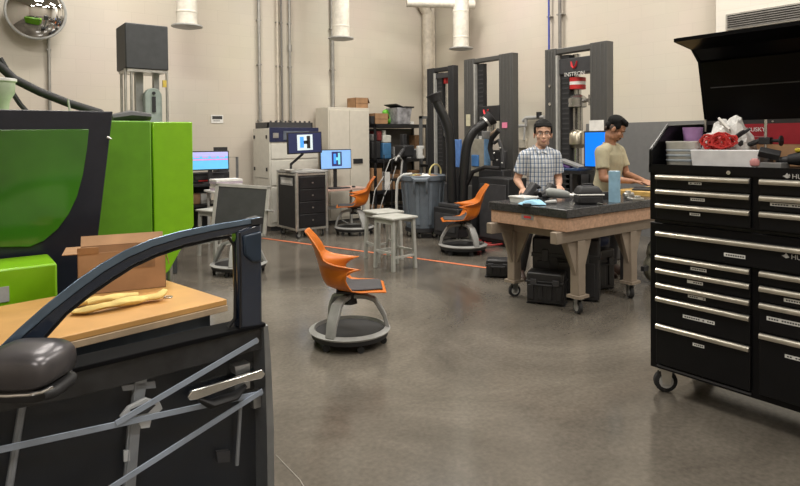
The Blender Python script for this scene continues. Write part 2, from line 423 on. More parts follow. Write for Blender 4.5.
# top fittings: guard hose bundle, hopper
MB().tube([PY(112, 118, yb+.3), PY(130, 115.5, yb+.3), PY(150, 117, yb+.3)], [.05, .07, .05], 8, flat=(1, .6)).build('cable_cover', CHAR, gm)
hp = thing('material_hopper', 'pale green feed hopper on top of the moulding machine', 'hopper', PY(3, 110, 5.0))
p = PY(3, 110, 5.0); s_ = (p-EYE).dot(fw)/600
hopm = mat('pale green hopper', (.46, .52, .4), .45)
MB().lathe([(5*s_, 0), (6*s_, .06), (10.5*s_, 17*s_), (11*s_, 28*s_)], p, 24).build('bowl', hopm, hp)
MB().lathe([(11*s_, 28*s_), (12.5*s_, 28.5*s_), (12.5*s_, 31*s_), (11*s_, 31.5*s_)], p, 24).build('rim', WHITE, hp)
MB().cyl((p.x, p.y, 1.75), p, .05).build('spout', lime2, hp)
hs = thing('feed_hose', 'thick black ribbed hose sloping down behind the green machine', 'hose', PY(90, 111, 5.95))
hpts = [PY(-30, 42, 5.95), PY(0, 66, 5.95), PY(14, 79, 5.95), PY(40, 92, 5.95), PY(68, 103, 5.95), PY(100, 113, 5.95)]
hpts.append(hpts[-1]+V((.2, .6, -.12)))
MB().tube(hpts, .036, 12).build('hose', BLACKM, hs)
MB().tube([PY(0, 58, 5.95), PY(6, 68, 5.95), PY(12, 92, 5.95), PY(20, 104, 5.95), PY(27, 112, 5.95)], .02, 8).build('side_hose', BLACKM, hs)
MB().tube([PY(68, 99, 5.36), PY(70, 112, 5.36)], .008, 6).build('strap', GREYP, hs)

# ================================================================== grey drop tower behind
tw = thing('drop_tower', 'tall dark grey boxed tower on steel columns behind the green machine', 'testing machine', (2.3, 7.3, 0))
yt = 7.2
a = PY(125, 22, yt); b = PY(168, 24, yt); zb = PY(125, 68, yt).z
x0, x1, z1 = a.x, b.x, a.z
dep = .45
MB().box(x0, x1, yt, yt+dep, zb, z1).build('motor_cover', DGREY, tw, bev=.012)
MB().box(x0+.02, x1-.02, yt+.02, yt+dep-.02, zb-.03, zb+.01).build('under_plate', STEEL, tw)
for u in (118.5, 125.5, 131.5, 167):
    yy = yt+dep-.05 if u in (118.5,) else yt+.06
    xx = x0+.04 if u == 118.5 else PY(u, 90, yy).x
    MB().cyl((xx, yy, .4), (xx, yy, zb), .016, seg=10).build('column', STEEL, tw)
for u, w in ((139, 7), (156, 5)):
    xx = PY(u, 90, yt+.25).x; w_ = w*.012
    MB().box(xx-w_/2, xx+w_/2, yt+.22, yt+.3, .4, zb).build('rail', mat('tower rail', (.33, .34, .33), .4, .4), tw)
pa = PY(153.5, 88, yt+.1); g = mat('grey green casting', (.30, .36, .33), .5)
w_ = .095
arch = [(pa.x+w_*cos(t), yt+.1, pa.z-w_+w_*sin(t)) for t in [pi*i/10 for i in range(11)]]
mb = MB(); mb.prism([(pa.x+w_, yt+.1, .9)]+arch+[(pa.x-w_, yt+.1, .9)], (0, .1, 0))
cs = mb.build('arched_casting', g, tw, bev=.008)
MB().box(pa.x-.02, pa.x+.02, yt+.085, yt+.1, pa.z-.28, pa.z-.1).build('slot', BLACKM, cs)
MB().cyl((pa.x, yt+.08, pa.z-.06), (pa.x, yt+.1, pa.z-.06), .018).build('bolt', BLACKM, cs)
MB().box(x0-.05, x1+.05, yt-.05, yt+.6, 0, .9).build('base', DGREY, tw, bev=.01)
xx = PY(165, 82, yt+.02).x
MB().box(xx-.02, xx+.02, yt+.03, yt+.06, PY(165, 87, yt).z, PY(165, 80, yt).z).build('warning_tag', mat('yellow tag', (.6, .45, .08), .6), tw)

# ================================================================== bench in front of the green machine
oak = mat('golden bench top', (.55, .30, .10), .42, var=.12, scale=3); edge = mat('pale ply edge', (.40, .30, .2), .6); slate = mat('blue grey frame', (.05, .07, .10), .45); dnav = mat('dark navy panel', (.012, .016, .026), .45)
tb = thing('workbench', 'golden wood topped bench with a blue grey frame by the green machine', 'workbench', (1.12, 2.93, 0), radians(10.5))
L, W = 1.75, .74
MB().box(-L, 0, 0, W, .722, .75).build('tabletop', oak, tb, world=False, bev=.003)
MB().box(-L, .003, -.003, W, .69, .721).build('edge_band', edge, tb, world=False, bev=.003)
MB().box(-L+.1, -.06, .06, .1, .60, .69).build('front_rail', slate, tb, world=False)
MB().box(-L+.1, -.06, W-.1, W-.06, .60, .69).build('rear_rail', slate, tb, world=False)
MB().box(-.1, -.06, .06, W-.06, .60, .69).build('end_rail', slate, tb, world=False)
for x in (-.12, -L+.1):
    for y in (.06, W-.12): MB().box(x, x+.06, y, y+.06, .0, .69).build('leg', slate, tb, world=False, bev=.004)
MB().box(-L+.15, -.12, .3, .35, .12, .2).build('stretcher', slate, tb, world=False)
MB().box(-L+.2, -.075, .11, W-.11, .12, .598).build('drawer_unit', dnav, tb, world=False, bev=.004)
MB().box(-.055, -.045, .1, .14, .45, .5).build('clip', STEEL, tb, world=False)
# open cardboard box on it
Tb = parent_matrix(tb)
cb0 = G(78, 296, .75); cb1 = G(166, 287, .75)
bx = thing('cardboard_box', 'brown cardboard box with raised flaps on the golden bench', 'box', ((cb0+cb1)/2), 0)
ex = (cb1-cb0); wbx = ex.length; ex.normalize(); bx.rotation_euler = (0, 0, atan2(ex.y, ex.x))
hb = .215; db = .24; w2 = wbx/2
mb = MB(); t_ = .004
mb.box(-w2, w2, 0, t_, 0.001, hb).box(-w2, w2, db-t_, db, 0.001, hb).box(-w2, -w2+t_, 0, db, 0.001, hb).box(w2-t_, w2, 0, db, 0.001, hb).box(-w2, w2, 0, db, 0.001, t_)
mb.build('carton', CARD, bx, world=False)
def flap(p0, p1, dirv, name='flap'):
    p0, p1, dirv = V(p0), V(p1), V(dirv); n = (p1-p0).cross(dirv).normalized()*t_
    MB().prism([p0, p1, p1+dirv, p0+dirv], n).build(name, CARD, bx, world=False)
flap((-w2, 0, hb), (-w2, db, hb), (-.07, 0, .0))
flap((w2, 0, hb), (w2, db, hb), (.02, 0, -.09))
flap((-w2, db, hb), (w2, db, hb), (0, .05, .05))
flap((-w2, 0, hb), (-w2+.1, 0, hb), (0, -.01, .035))
MB().box(w2*.25, w2*.75, -.002, .0, hb*.55, hb*.8).build('printed_panel', CARDD, bx, world=False)
# yellow work glove / cloth
cl = mat('yellow cotton', (.62, .47, .17), .9, var=.15, bump=.3)
gp = [G(70, 313, .76), G(95, 308, .775), G(120, 303, .775), G(145, 299, .77), G(160, 296, .775), G(163, 291, .79)]
rq = random.Random(4)
def rag(pts, rs, seg, fl_):
    n0 = len(mb.v); mb.tube(smooth3(pts), [x*rq.uniform(.75, 1.25) for x in res(rs, len(smooth3(pts)))], seg, flat=fl_)
    for i in range(n0, len(mb.v)): mb.v[i] = mb.v[i]+V((rq.uniform(-.009, .009), rq.uniform(-.009, .009), rq.uniform(-.004, .008)))
def smooth3(p): return [p[0].lerp(p[1], 0)]+[a.lerp(b, k/3) for a, b in zip(p, p[1:]) for k in (1, 2, 3)]
def res(r, n): return [r[min(len(r)-1, int(i*(len(r)-1)/(n-1)+.5))] for i in range(n)]
mb = MB(); rag(gp, [.03, .045, .038, .036, .042, .03], 12, (1, .45))
rag([G(84, 304, .765), G(110, 298, .772), G(140, 295, .77)], [.024, .032, .024], 10, (1, .5))
rag([G(70, 307, .765), G(90, 301, .77), G(104, 298, .765)], [.02, .028, .02], 10, (1, .5))
one(mb, 'work_cloth', cl, 'crumpled yellow cloth lying in front of the cardboard box', 'cloth', sub=1)
c = G(168, 297, .755)
one(MB().tube([c+V((.02*cos(t), .02*sin(t), 0)) for t in [2*pi*i/16 for i in range(16)]], .003, 6, True), 'metal_ring', STEEL, 'small metal ring on the bench beside the yellow cloth', 'ring')
# ================================================================== cut-away car door
DO = V((1.05, 2.262, 0)); DA = radians(3.5); De = V((cos(DA), sin(DA), 0)); Dn = V((-sin(DA), cos(DA), 0))
D = lambda u, v, off=0.: PP(u, v, DO+Dn*off, Dn)
navy = mat('dark blue car paint', (.012, .022, .045), .18, var=.05, coat=1.); trim = mat('black door rubber', (.012, .012, .014), .5)
bluem = mat('blue silver highlight', (.15, .21, .29), .2, .6); inner = mat('door cavity', (.006, .011, .02), .4)  # bluish highlight of the window frame put into the first, lighter colour
strap = mat('grey blue strap', (.42, .47, .54), .4, .1); lens = clear_sheet('clear door skin', (.95, .96, .98), .022)
dust = mat('dusty grey band', (.03, .03, .031), .4, var=.3, scale=14)
dr = thing('car_door', 'cut-away dark blue car door with a clear skin showing its inner parts', 'car door', (.6, 2.3, 0))
def dprism(lst, off, th): return MB().prism([D(u, v, off) for u, v in lst], Dn*th)
BL, BR = -170, 274
bot = 521
shell = dprism([(268, 326), (272, 400), (274, 521), (-60, 560), (-170, 572), (-170, 425), (-60, 402), (75, 371)], .10, .02).build('inner_panel', inner, dr)  # cavity colour tinted bluish in place of a reflection on the door
# right rim and bottom
dprism([(264, 327), (268, 325), (271, 360), (274, 430), (274.5, 521), (268, 521), (267, 430)], 0, .118).build('rear_edge', mat('grey edge metal', (.25, .26, .27), .3, .5), dr)
dprism([(-170, 556), (272, 508), (274, 521), (-170, 571)], 0.005, .11).build('bottom_edge', trim, dr)
# dusty top band
dprism([(266, 325.5), (262, 349), (200, 366), (75, 398), (-60, 424), (-170, 447), (-170, 425), (-60, 402), (75, 371), (200, 341)], .022, .075).build('belt_band', dust, dr, bev=.004)
# belt seal
dprism([(266, 323), (266, 326.5), (200, 343), (75, 373), (-60, 404), (-60, 399), (75, 368), (200, 338)], -.002, .124).build('belt_seal', mat('dead black seal', (.006, .006, .007), .8, spec=.08), dr, bev=.003)
# window frame
out = [(-20, 364), (0, 346), (20, 327), (45, 305), (75, 281), (100, 264), (125, 250), (150, 239.5), (180, 231), (210, 225), (245, 219), (260, 217)]
mid = [(-8, 366), (9, 350), (28, 332), (52, 311), (80, 289), (104, 271.5), (128, 257.5), (153, 246.5), (182, 237.5), (211, 231), (245, 225), (260, 223)]
inn = [(24, 369), (36, 352), (46, 334), (66, 312), (90, 293), (111, 278.5), (133, 264.5), (156, 254), (184, 244.5), (212, 238), (236, 233), (258, 230)]
def ribbon(A, B, off, th, name, m, bev=.003):
    return MB().loft([[D(*a, off), D(*b, off), D(*b, off+th), D(*a, off+th)] for a, b in zip(A, B)]).build(name, m, dr, bev=bev)
ribbon(out, mid, 0, .04, 'frame_edge', bluem)  # outer strip of the frame, coloured lighter as a painted highlight
ribbon(mid, inn, .008, .05, 'window_frame', navy)
# inner rubber along the frame
MB().tube([D(u, v, .03) for u, v in [(30, 352), (44, 338), (66, 313.5), (90, 294.5), (111, 280), (133, 266), (156, 255.5), (184, 246), (212, 239.5), (228, 237), (234, 245), (235.5, 280), (235, 318), (228, 327)]], .007, 6).build('frame_seal', trim, dr)
dprism([(237, 231), (262, 222), (263, 327), (240, 330)], 0, .06).build('rear_pillar', navy, dr, bev=.012)
MB().tube([D(240, 233, -.002), D(241, 280, -.002), D(240, 328, -.002)], .004, 6).build('pillar_seal', trim, dr)
dprism([(244, 236), (262, 231), (262, 262), (252, 262), (245, 255)], -.012, .014).build('pillar_pocket', mat('pillar recess', (.02, .035, .06), .3), dr, bev=.008)
dprism([(252, 220), (263, 217), (263, 224), (252, 225)], -.006, .07).build('corner_cap', BLACKM, dr)
# triangular sail behind the mirror
dprism([(38, 336), (42, 362), (70, 368), (-60, 402), (-40, 380), (10, 352)], .02, .05).build('mirror_sail', trim, dr)
# inner mechanism
R_ = MB(); R_.prism([D(u, v, .06) for u, v in ((137, 367), (149, 366), (140, 430), (133, 520), (121, 520), (128, 430))], Dn*.012)
R_.tube([D(137, 370, .057), D(122, 520, .057)], .003, 6)
R_.build('regulator_rail', mat('rail steel', (.42, .44, .46), .35, .4), dr)
pl = mat('milky plastic', (.72, .72, .70), .4)
bp = [(120, 417), (128, 407), (146, 398), (160, 402), (163, 409), (152, 419), (150, 428), (141, 429), (137, 420), (124, 422)]
br = dprism(bp, .035, .015).build('regulator_bracket', pl, dr, bev=.003)
MB().prism([D(u, v, .033) for u, v in ((130, 410), (146, 403), (156, 405), (148, 413), (134, 416))], Dn*.003).build('bracket_recess', CHAR, br)
MB().cyl(D(141, 374, .04), D(141, 374, .06), .022, seg=20).build('pulley', pl, dr)
MB().prism([D(u, v, .06) for u, v in ((122, 386), (155, 381), (156, 388), (123, 391))], Dn*.01).build('cross_plate', mat('rail steel', (.2, .2, .2)), dr)
def st(a, b, w, off, name='strap'):
    A, B = D(*a, off), D(*b, off); d = (B-A).normalized(); q = d.cross(Dn)*w
    MB().prism([A-q, B-q, B+q, A+q], Dn*.006).build(name, strap, dr, bev=.001)
st((258, 340), (116, 424), .0105, .0085); st((263, 393), (-170, 487), .0105, .016); st((263, 391), (60, 521), .0105, .0085)
MB().tube([D(24, 395, .07), D(4, 520, .07)], .012, 8).build('guide_rail', mat('rail steel', (.2, .2, .2)), dr)
MB().tube([D(241, 398, .07), D(237, 465, .07)], .008, 8).build('guide_rail', mat('rail steel', (.2, .2, .2)), dr)
# outer handle
hd = dprism([(188, 397), (192, 391), (262, 370), (266, 374), (262, 379), (240, 384), (198, 400), (190, 401)], -.03, .02).build('door_handle', CHROME, dr, bev=.004)
MB().tube([D(198, 399, -.02), D(210, 404, 0), D(235, 396, .01), D(246, 385, 0)], [.012, .03, .028, .012], 10, flat=(1, .6)).build('handle_cup', BLACKM, hd)
MB().prism([D(u, v, .02) for u, v in ((235, 367), (250, 363), (250, 371), (236, 375))], Dn*.05).build('lock_block', STEEL, hd)
MB().prism([D(u, v, .02) for u, v in ((234, 384), (250, 379), (250, 388), (236, 392))], Dn*.05).build('lock_block', STEEL, hd)
MB().cyl(D(256, 341, .02), D(256, 341, .05), .012, seg=14).build('rivet', STEEL, dr)
MB().prism([D(u, v, .04) for u, v in ((253, 393), (261, 390), (261, 407), (254, 409))], Dn*.03).build('latch_plate', STEEL, dr)
MB().prism([D(u, v, .07) for u, v in ((217, 452), (230, 451), (230, 462), (218, 463))], Dn*.02).build('damper_block', CHAR, dr)
MB().prism([D(u, v, .055) for u, v in ((124, 451), (130, 450), (130, 461), (124, 462))], Dn*.01).build('clip', pl, dr)
# clear skin
MB().prism([D(u, v, .004) for u, v in ((266, 329), (272, 400), (273, 519), (-170, 568), (-170, 428), (75, 373))], Dn*.003).build('clear_skin', lens, dr)
# mirror
mm = mat('dark grey mirror cap', (.10, .094, .10), .3, .5)
c = D(30, 364, -.12); s_ = (c-EYE).dot(fw)/600
Dn_keep = Dn; ex, ez = r0, V((0, 0, 1)); Dn = V((fw.x, fw.y, 0)).normalized()
def mring(fu, w0, w1, z0, z1):      # closed outline in the door plane at a distance from it
    return [c + ex*((w0+w1)/2*s_+ (w1-w0)/2*s_*(abs(cos(t))**.6)*(1 if cos(t) > 0 else -1)) + ez*((z0+z1)/2*s_ + (z1-z0)/2*s_*(abs(sin(t))**.7)*(1 if sin(t) > 0 else -1)) + Dn*fu for t in [2*pi*i/28 for i in range(28)]]
mb = MB(); mb.loft([mring(-.10, -24, 26, -12, 11), mring(-.085, -31, 32, -16, 17), mring(-.05, -34, 35, -18, 20), mring(0, -36, 37, -18, 22), mring(.05, -36, 37.5, -18, 21), mring(.07, -33, 34, -16, 18)])
mi = mb.build('wing_mirror', mm, dr, sharp=1.2)
mb = MB(); mb.loft([mring(-.085, -30, 32, -27, -15), mring(-.04, -34, 36, -31, -15), mring(.05, -34, 37, -31, -14), mring(.07, -30, 34, -28, -15)])
mb.build('lower_shell', BLACKM, mi, sharp=1.2)
mb = MB(); mb.tube([c+ex*(u*s_)+ez*(-15*s_+h*s_)+Dn*f for u, f, h in ((-32, -.105, 0), (-18, -.112, -.3), (2, -.116, -.4), (22, -.112, 0), (31, -.10, .5), (36, -.07, 1))], .005, 8); mb.build('chrome_strip', CHROME, mi)
MB().tube([c+ez*(-24*s_), c+ez*(-26*s_)+Dn*.08, c+ex*.02+ez*(-30*s_)+Dn*.13], [.04, .05, .05], 10).build('mirror_arm', BLACKM, mi)
Dn = Dn_keep
for u in (40, 240):
    p = D(u, 520, .06); p.z = 0
    MB().box(p.x-.03, p.x+.03, p.y-.16, p.y+.16, 0, .02).build('stand_foot', CHAR, dr)
# ================================================================== orange chairs on ring bases
greyb = mat('grey chair base', (.30, .30, .29), .45); pad = mat('dark seat pad', (.05, .05, .055), .8)
def lerp(a, b, t): return a+(b-a)*t
def interp(tab, u):
    for (u0, *a), (u1, *b) in zip(tab, tab[1:]):
        if u <= u1: 
            t = (u-u0)/(u1-u0); t = t*t*(3-2*t) if False else t
            return [lerp(p, q, t) for p, q in zip(a, b)]
    return list(tab[-1][1:])
# u, y, z, half width, edge lift, edge wrap forward
PROF = [(0, -.27, .415, .17, 0, 0), (.12, -.22, .428, .21, .0, 0), (.25, -.08, .42, .225, .012, 0), (.30, -.01, .416, .23, .03, 0.0), (.36, .06, .418, .24, .10, .03), (.42, .11, .43, .25, .16, .09), (.5, .17, .455, .255, .148, .20), (.56, .20, .50, .257, .105, .255), (.61, .215, .55, .256, .056, .295), (.65, .225, .59, .25, .016, .30), (.68, .23, .615, .242, .0, .24), (.705, .236, .638, .23, 0, .12), (.74, .243, .665, .215, .0, .06), (.82, .262, .73, .2, 0, .05), (.9, .285, .79, .18, 0, .035), (1, .33, .865, .13, 0, .02)]
def ring_base(t, tray=True, r=.29):
    b = MB(); b.loft([[V(((r+dr_)*cos(a), (r+dr_)*sin(a), z)) for dr_, z in ((-.028, .10), (.012, .095), (.02, .108), (-.02, .125))] for a in [2*pi*i/40 for i in range(40)]], False, True)
    b.build('base_ring', greyb, t, world=False, sharp=1)
    s = MB(); s.lathe([(r-.02, .055), (r, .06), (r+.008, .098), (r-.05, .1), (.02, .088)], seg=32)
    s.build('storage_tray', BLACKM, t, world=False)
    for k in range(6):
        a = 2*pi*k/6+.3; x, y = (r-.03)*cos(a), (r-.03)*sin(a)
        c = MB(); c.cyl((x-.012, y, .026), (x+.012, y, .026), .026, seg=12); c.cyl((x, y, .03), (x, y, .07), .008, seg=8)
        c.build('caster', RUBBER, t, world=False)
def legs(t, r=.29, zt=.355, angs=(.52, 2.62, 4.71)):
    for a in angs:
        d = V((cos(a), sin(a), 0))
        pts = [d*.02+V((0, 0, zt)), d*.12+V((0, 0, zt-.004)), d*.19+V((0, 0, zt-.03)), d*.235+V((0, 0, zt-.1)), d*.265+V((0, 0, .2)), d*(r-.005)+V((0, 0, .11))]
        side = V((-d.y, d.x, 0))
        w = [.03, .036, .042, .045, .04, .036]
        rings = []
        for i, p in enumerate(pts):
            tt = (pts[min(i+1, 5)]-pts[max(i-1, 0)]).normalized(); nn = side.cross(tt)
            rings.append([p+side*w[i]*sx+nn*.016*sy for sx, sy in ((-1, -1), (1, -1), (1, 1), (-1, 1))])
        MB().loft(rings).build('leg', greyb, t, world=False, bev=.006, sharp=1)
def make_chair(name, label, group):
    t = thing(name, label, 'chair', (0, 0, 0), 0, group)
    def f(u, v):
        y, z, w, lift, wrap = interp(PROF, u); s = v*2-1; q = abs(s)
        return (w*s*(1-.0*q), y-wrap*q**2.6, z+lift*q**3)
    sh = MB().grid(44, 24, f).build('seat_shell', ORANGE, t, world=False, solid=.009, sharp=2)
    MB().grid(10, 8, lambda u, v: V(f(.06+.34*u, .5+(v-.5)*.74))+V((0, 0, .012))).build('seat_pad', pad, t, world=False, solid=.01)
    m = MB(); m.cyl((0, 0, .33), (0, 0, .41), .045, seg=20); m.box(-.09, .09, -.1, .1, .393, .409); m.cyl((0, 0, .30), (0, 0, .34), .06, .05, 20)
    m.build('swivel_hub', BLACKM, t, world=False)
    legs(t); ring_base(t)
    return t
ch = make_chair('swivel_chair', 'orange shell chair alone on the open floor, dark seat pad facing right', 'orange shell chairs on ring bases')
ch.location = (2.446, 3.876, 0); ch.rotation_euler = (0, 0, radians(58)); ch.scale = (1.0,)*3
c2_ = dup(ch, G(463, 252.5), radians(-127), 'orange shell chair beside the black floor box and curved black hoses')
c2_.scale = (1.07, 1.07, 1.07)
c3_ = dup(ch, G(354.5, 233.5), radians(-122), 'orange shell chair at the pale desk with the white lit monitor')
c3_.scale = (1.08, 1.08, 1.08)

# ================================================================== rolling presentation panel on the same kind of base
rp = thing('rolling_panel', 'dark panel in a light grey frame on a wheeled ring base', 'display stand', (2.738, 6.765, 0), radians(-37))
ring_base(rp, r=.31); legs(rp, r=.31, zt=.36, angs=(.2, 2.94, 4.71))
MB().cyl((0, .05, .1), (0, .05, .7), .03, seg=14).build('column', BLACKM, rp, world=False)
TT = at((0, -.02, .38), 0, radians(-11)) @ Matrix.Shear('XZ', 4, (.10, 0)) if False else at((0, -.02, .44), 0, radians(-11), radians(4))
MB().box(-.29, .29, -.012, .012, .03, .56, TT).build('panel_board', mat('dark slate panel', (.045, .045, .047), .5), rp, world=False)
mb = MB()
for q in ((-.325, -.285, .0, .59), (.285, .325, .0, .59), (-.325, .325, .555, .595), (-.325, .325, .0, .035)): mb.box(q[0], q[1], -.02, .02, q[2], q[3], TT)
mb.build('panel_frame', mat('pale frame', (.36, .345, .32), .45), rp, world=False, bev=.004)
MB().box(.305, .39, -.08, .08, .30, .315, TT).build('side_shelf', GREYP, rp, world=False)
MB().box(-.06, .06, .02, .09, .28, .4, TT).build('mount', BLACKM, rp, world=False)

# ================================================================== grey stools
stm = mat('pale grey stool', (.40, .40, .37), .5)
def make_stool(label):
    t = thing('square_stool', label, 'stool', (0, 0, 0), 0, 'pale grey square stools')
    MB().box(-.20, .20, -.20, .20, .60, .63).build('seat', stm, t, world=False, bev=.01)
    for x in (-1, 1):
        for y in (-1, 1): MB().prism([(x*.19, y*.19, 0), (x*.15, y*.19, 0), (x*.15, y*.15, 0), (x*.19, y*.15, 0)], (-x*.015, -y*.015, .6)).build('leg', stm, t, world=False, bev=.004)
    for x in (-1, 1):
        MB().box(x*.165-.012, x*.165+.012, -.16, .16, .55, .6).build('apron', stm, t, world=False)
        MB().box(x*.17-.012, x*.17+.012, -.16, .16, .20, .225).build('stretcher', stm, t, world=False)
        MB().box(-.16, .16, x*.17-.012, x*.17+.012, .15, .175).build('stretcher', stm, t, world=False)
    return t
s1 = make_stool('pale grey square stool in front of its twin, clear top')
s1.location = (4.30, 5.78, 0); s1.rotation_euler = (0, 0, .05)
dup(s1, (4.50, 6.30, 0), -.1, 'pale grey square stool partly hidden behind its twin')
dup(s1, (2.92, 7.95, 0), .3, 'pale grey square stool behind the dark rolling panel')

# ================================================================== computer bench at the back
t = thing('equipment_rack', 'black open rack of equipment against the back wall by the green machine', 'rack', (3.3, 9.0, 0))
x0, x1 = PY(180, 190, 9.0).x, PY(232, 190, 9.0).x
for z in (.15, .55, .86): MB().box(x0, x1, 9.0, 9.6, z, z+.035).build('shelf', BLACK, t)
for x in (x0, x1-.04):
    for y in (9.0, 9.56): MB().box(x, x+.04, y, y+.04, 0, .9).build('post', BLACK, t)
MB().box(x0+.05, x1-.15, 9.57, 9.59, .18, .85).build('back_panel', BLACKM, t)
def monitor(name, label, u0, v0, u1, v1, y, stand_to, screenf, tilt=0., yaw=0.):
    a, b = PY(u0, v1, y), PY(u1, v0, y); w, h = (b.x-a.x), (b.z-a.z)
    w *= 1.0/cos(yaw) if yaw else 1
    c = V(((a.x+b.x)/2, y, a.z))
    t = thing(name, label, 'monitor', (c.x, c.y, stand_to), yaw)
    z = a.z-stand_to
    T = at((0, 0, z), 0, radians(-tilt))
    MB().box(-w/2, w/2, -.0, .035, 0, h, T).build('housing', BLACKM, t, world=False, bev=.006)
    screenf(t, w, h, T)
    if stand_to > 0:
        MB().box(-.03, .03, .03, .06, -z+.01, h*.5, at((0, 0, z))).build('stand_neck', BLACKM, t, world=False)
        MB().box(-.12, .12, -.06, .12, 0.001, .012).build('stand_foot', BLACKM, t, world=False, bev=.004)
    return t
def em(n, c, s=1.): return mat(n, c, .3, emit=s, var=.02)
def scr_pink(t, w, h, T):
    g = .018
    s = MB().box(-w/2+g, w/2-g, -.003, 0, g, h-g, T).build('screen', em('cyan screen', (.12, .45, .75), .55), t, world=False)
    mb = MB(); mb.box(-w/2+g, w/2-g, -.004, -.003, h*.72, h-g, T).build('title_band', em('lilac screen', (.4, .4, .75), .5), s, world=False)
    mb = MB(); mb.box(-w/2+g, w/2-g, -.004, -.003, h*.52, h*.58, T)
    for k in range(4): mb.box(-w/2+.04+k*w*.22, -w/2+.04+k*w*.22+w*.15, -.004, -.003, h*.66, h*.70, T)
    mb.build('trace', em('pink screen', (.7, .2, .5), .5), s, world=False)
def scr_scan(bgc, inner_c, fx0, fx1):
    def f(t, w, h, T):
        g = .016
        s = MB().box(-w/2+g, w/2-g, -.003, 0, g, h-g, T).build('screen', bgc, t, world=False)
        x0, x1 = -w/2+w*fx0, -w/2+w*fx1
        v_ = MB().box(x0, x1, -.0045, -.003, h*.16, h*.88, T).build('image_window', inner_c, s, world=False)
        cx = (x0+x1)/2; ww = (x1-x0); cyan = em('cyan scan', (.2, .6, .7), .6)
        k = MB(); k.box(cx-ww*.32, cx-ww*.08, -.006, -.0045, h*.28, h*.78, T); k.build('scan_image', em('blue scan', (.05, .25, .75), 1), s, world=False)
        k = MB(); k.box(cx+ww*.12, cx+ww*.34, -.006, -.0045, h*.24, h*.82, T).box(cx-ww*.1, cx+ww*.2, -.006, -.0045, h*.45, h*.6, T); k.build('scan_image', cyan if inner_c is not WHSC else BLACKM, s, world=False)
    return f
WHSC = em('pale scan window', (.6, .7, .74), .5); NAVS = em('navy screen', (.02, .025, .07), .6); BLUS = em('pale blue screen', (.22, .42, .75), .6); DKSC = em('dark scan window', (.03, .03, .12), .6)
monitor('desk_monitor', 'wide monitor with a cyan and pink chart on the black rack', 192, 150.5, 228.5, 171, 8.99+.1, .895, scr_pink, 4, -.1)
p = PY(205, 181, 9.05)
pr = thing('printer', 'black printer with red stripe under the wide chart monitor', 'printer', (p.x, 9.25, .895))
# sits on the rack behind the monitor foot
a, b = PY(195, 190, 9.12), PY(233, 170, 9.12)
MB().box(a.x, b.x, 9.26, 9.5, .896, b.z-.03).build('body', BLACKM, pr, bev=.015)
MB().box(a.x+.05, b.x-.1, 9.245, 9.27, .95, 1.0).build('paper_slot', CHAR, pr)
MB().box(a.x+.1, b.x-.25, 9.25, 9.265, .92, .94).build('stripe', RED, pr)
MB().box(b.x-.2, b.x-.02, 9.28, 9.45, b.z-.03, b.z+.02).build('paper_tray', CHAR, pr)
p2 = PY(219, 146, 9.7)
sm = thing('small_monitor', 'small dark monitor back, seen behind the chart monitor', 'monitor', (p2.x, 9.55, .895))
a, b = PY(214, 156, 9.55), PY(227, 147, 9.55)
MB().box(a.x, b.x, 9.53, 9.57, a.z-.25, b.z).build('housing', BLACKM, sm)
MB().box((a.x+b.x)/2-.03, (a.x+b.x)/2+.03, 9.54, 9.57, .897, a.z-.2).build('stand', BLACKM, sm)
a, b = PY(228, 190, 9.7), PY(237, 157, 9.7)
fr = thing('hoop_stand', 'dark grey metal hoop frame standing beside the printer', 'frame', (a.x, 9.7, 0))
MB().tube([(a.x, 9.7, 0), (a.x, 9.7, b.z), (b.x, 9.7, b.z), (b.x, 9.7, 0)], .025, 4).build('hoop', mat('hoop steel', (.17, .17, .17)), fr)
# low table with papers between rack and beige cabinet
a, b = PY(214, 195, 8.55), PY(256, 195, 8.55)
lt = thing('side_table', 'small white side table holding a paper stack, behind the rolling panel', 'table', ((a.x+b.x)/2, 8.7, 0))
zt = PY(214, 191.5, 8.55).z
MB().box(a.x, b.x, 8.5, 9.0-.02, zt-.03, zt).build('tabletop', WHITE, lt, bev=.004)
for x in (a.x+.03, b.x-.06):
    for y in (8.53, 8.9): MB().box(x, x+.03, y, y+.03, 0, zt-.03).build('leg', GREYP, lt)
ps = thing('paper_stack', 'thick stack of white paper beside the printer', 'paper', ((a.x+b.x)/2, 8.7, zt))
for k in range(5): MB().box(a.x+.03+random.uniform(0, .03), b.x-.24+random.uniform(0, .05), 8.53, 8.83, zt+.001+.034*k, zt+.031+.034*k).build('ream', PAPER if k % 3 else mat('lilac paper', (.5, .42, .5), .8), ps)
for k, (u, m_, nm, lb) in enumerate(((190, CARDD, 'parts_box', 'small brown box on the lower shelf of the black rack'), (201, GREYP, 'tool_case', 'small grey case on the lower shelf of the black rack'))):
    p = PY(u, 200, 9.1); one(MB().box(p.x, p.x+.16, 9.1, 9.35, .588, .588+.16), nm, m_, lb, 'box', bev=.006)

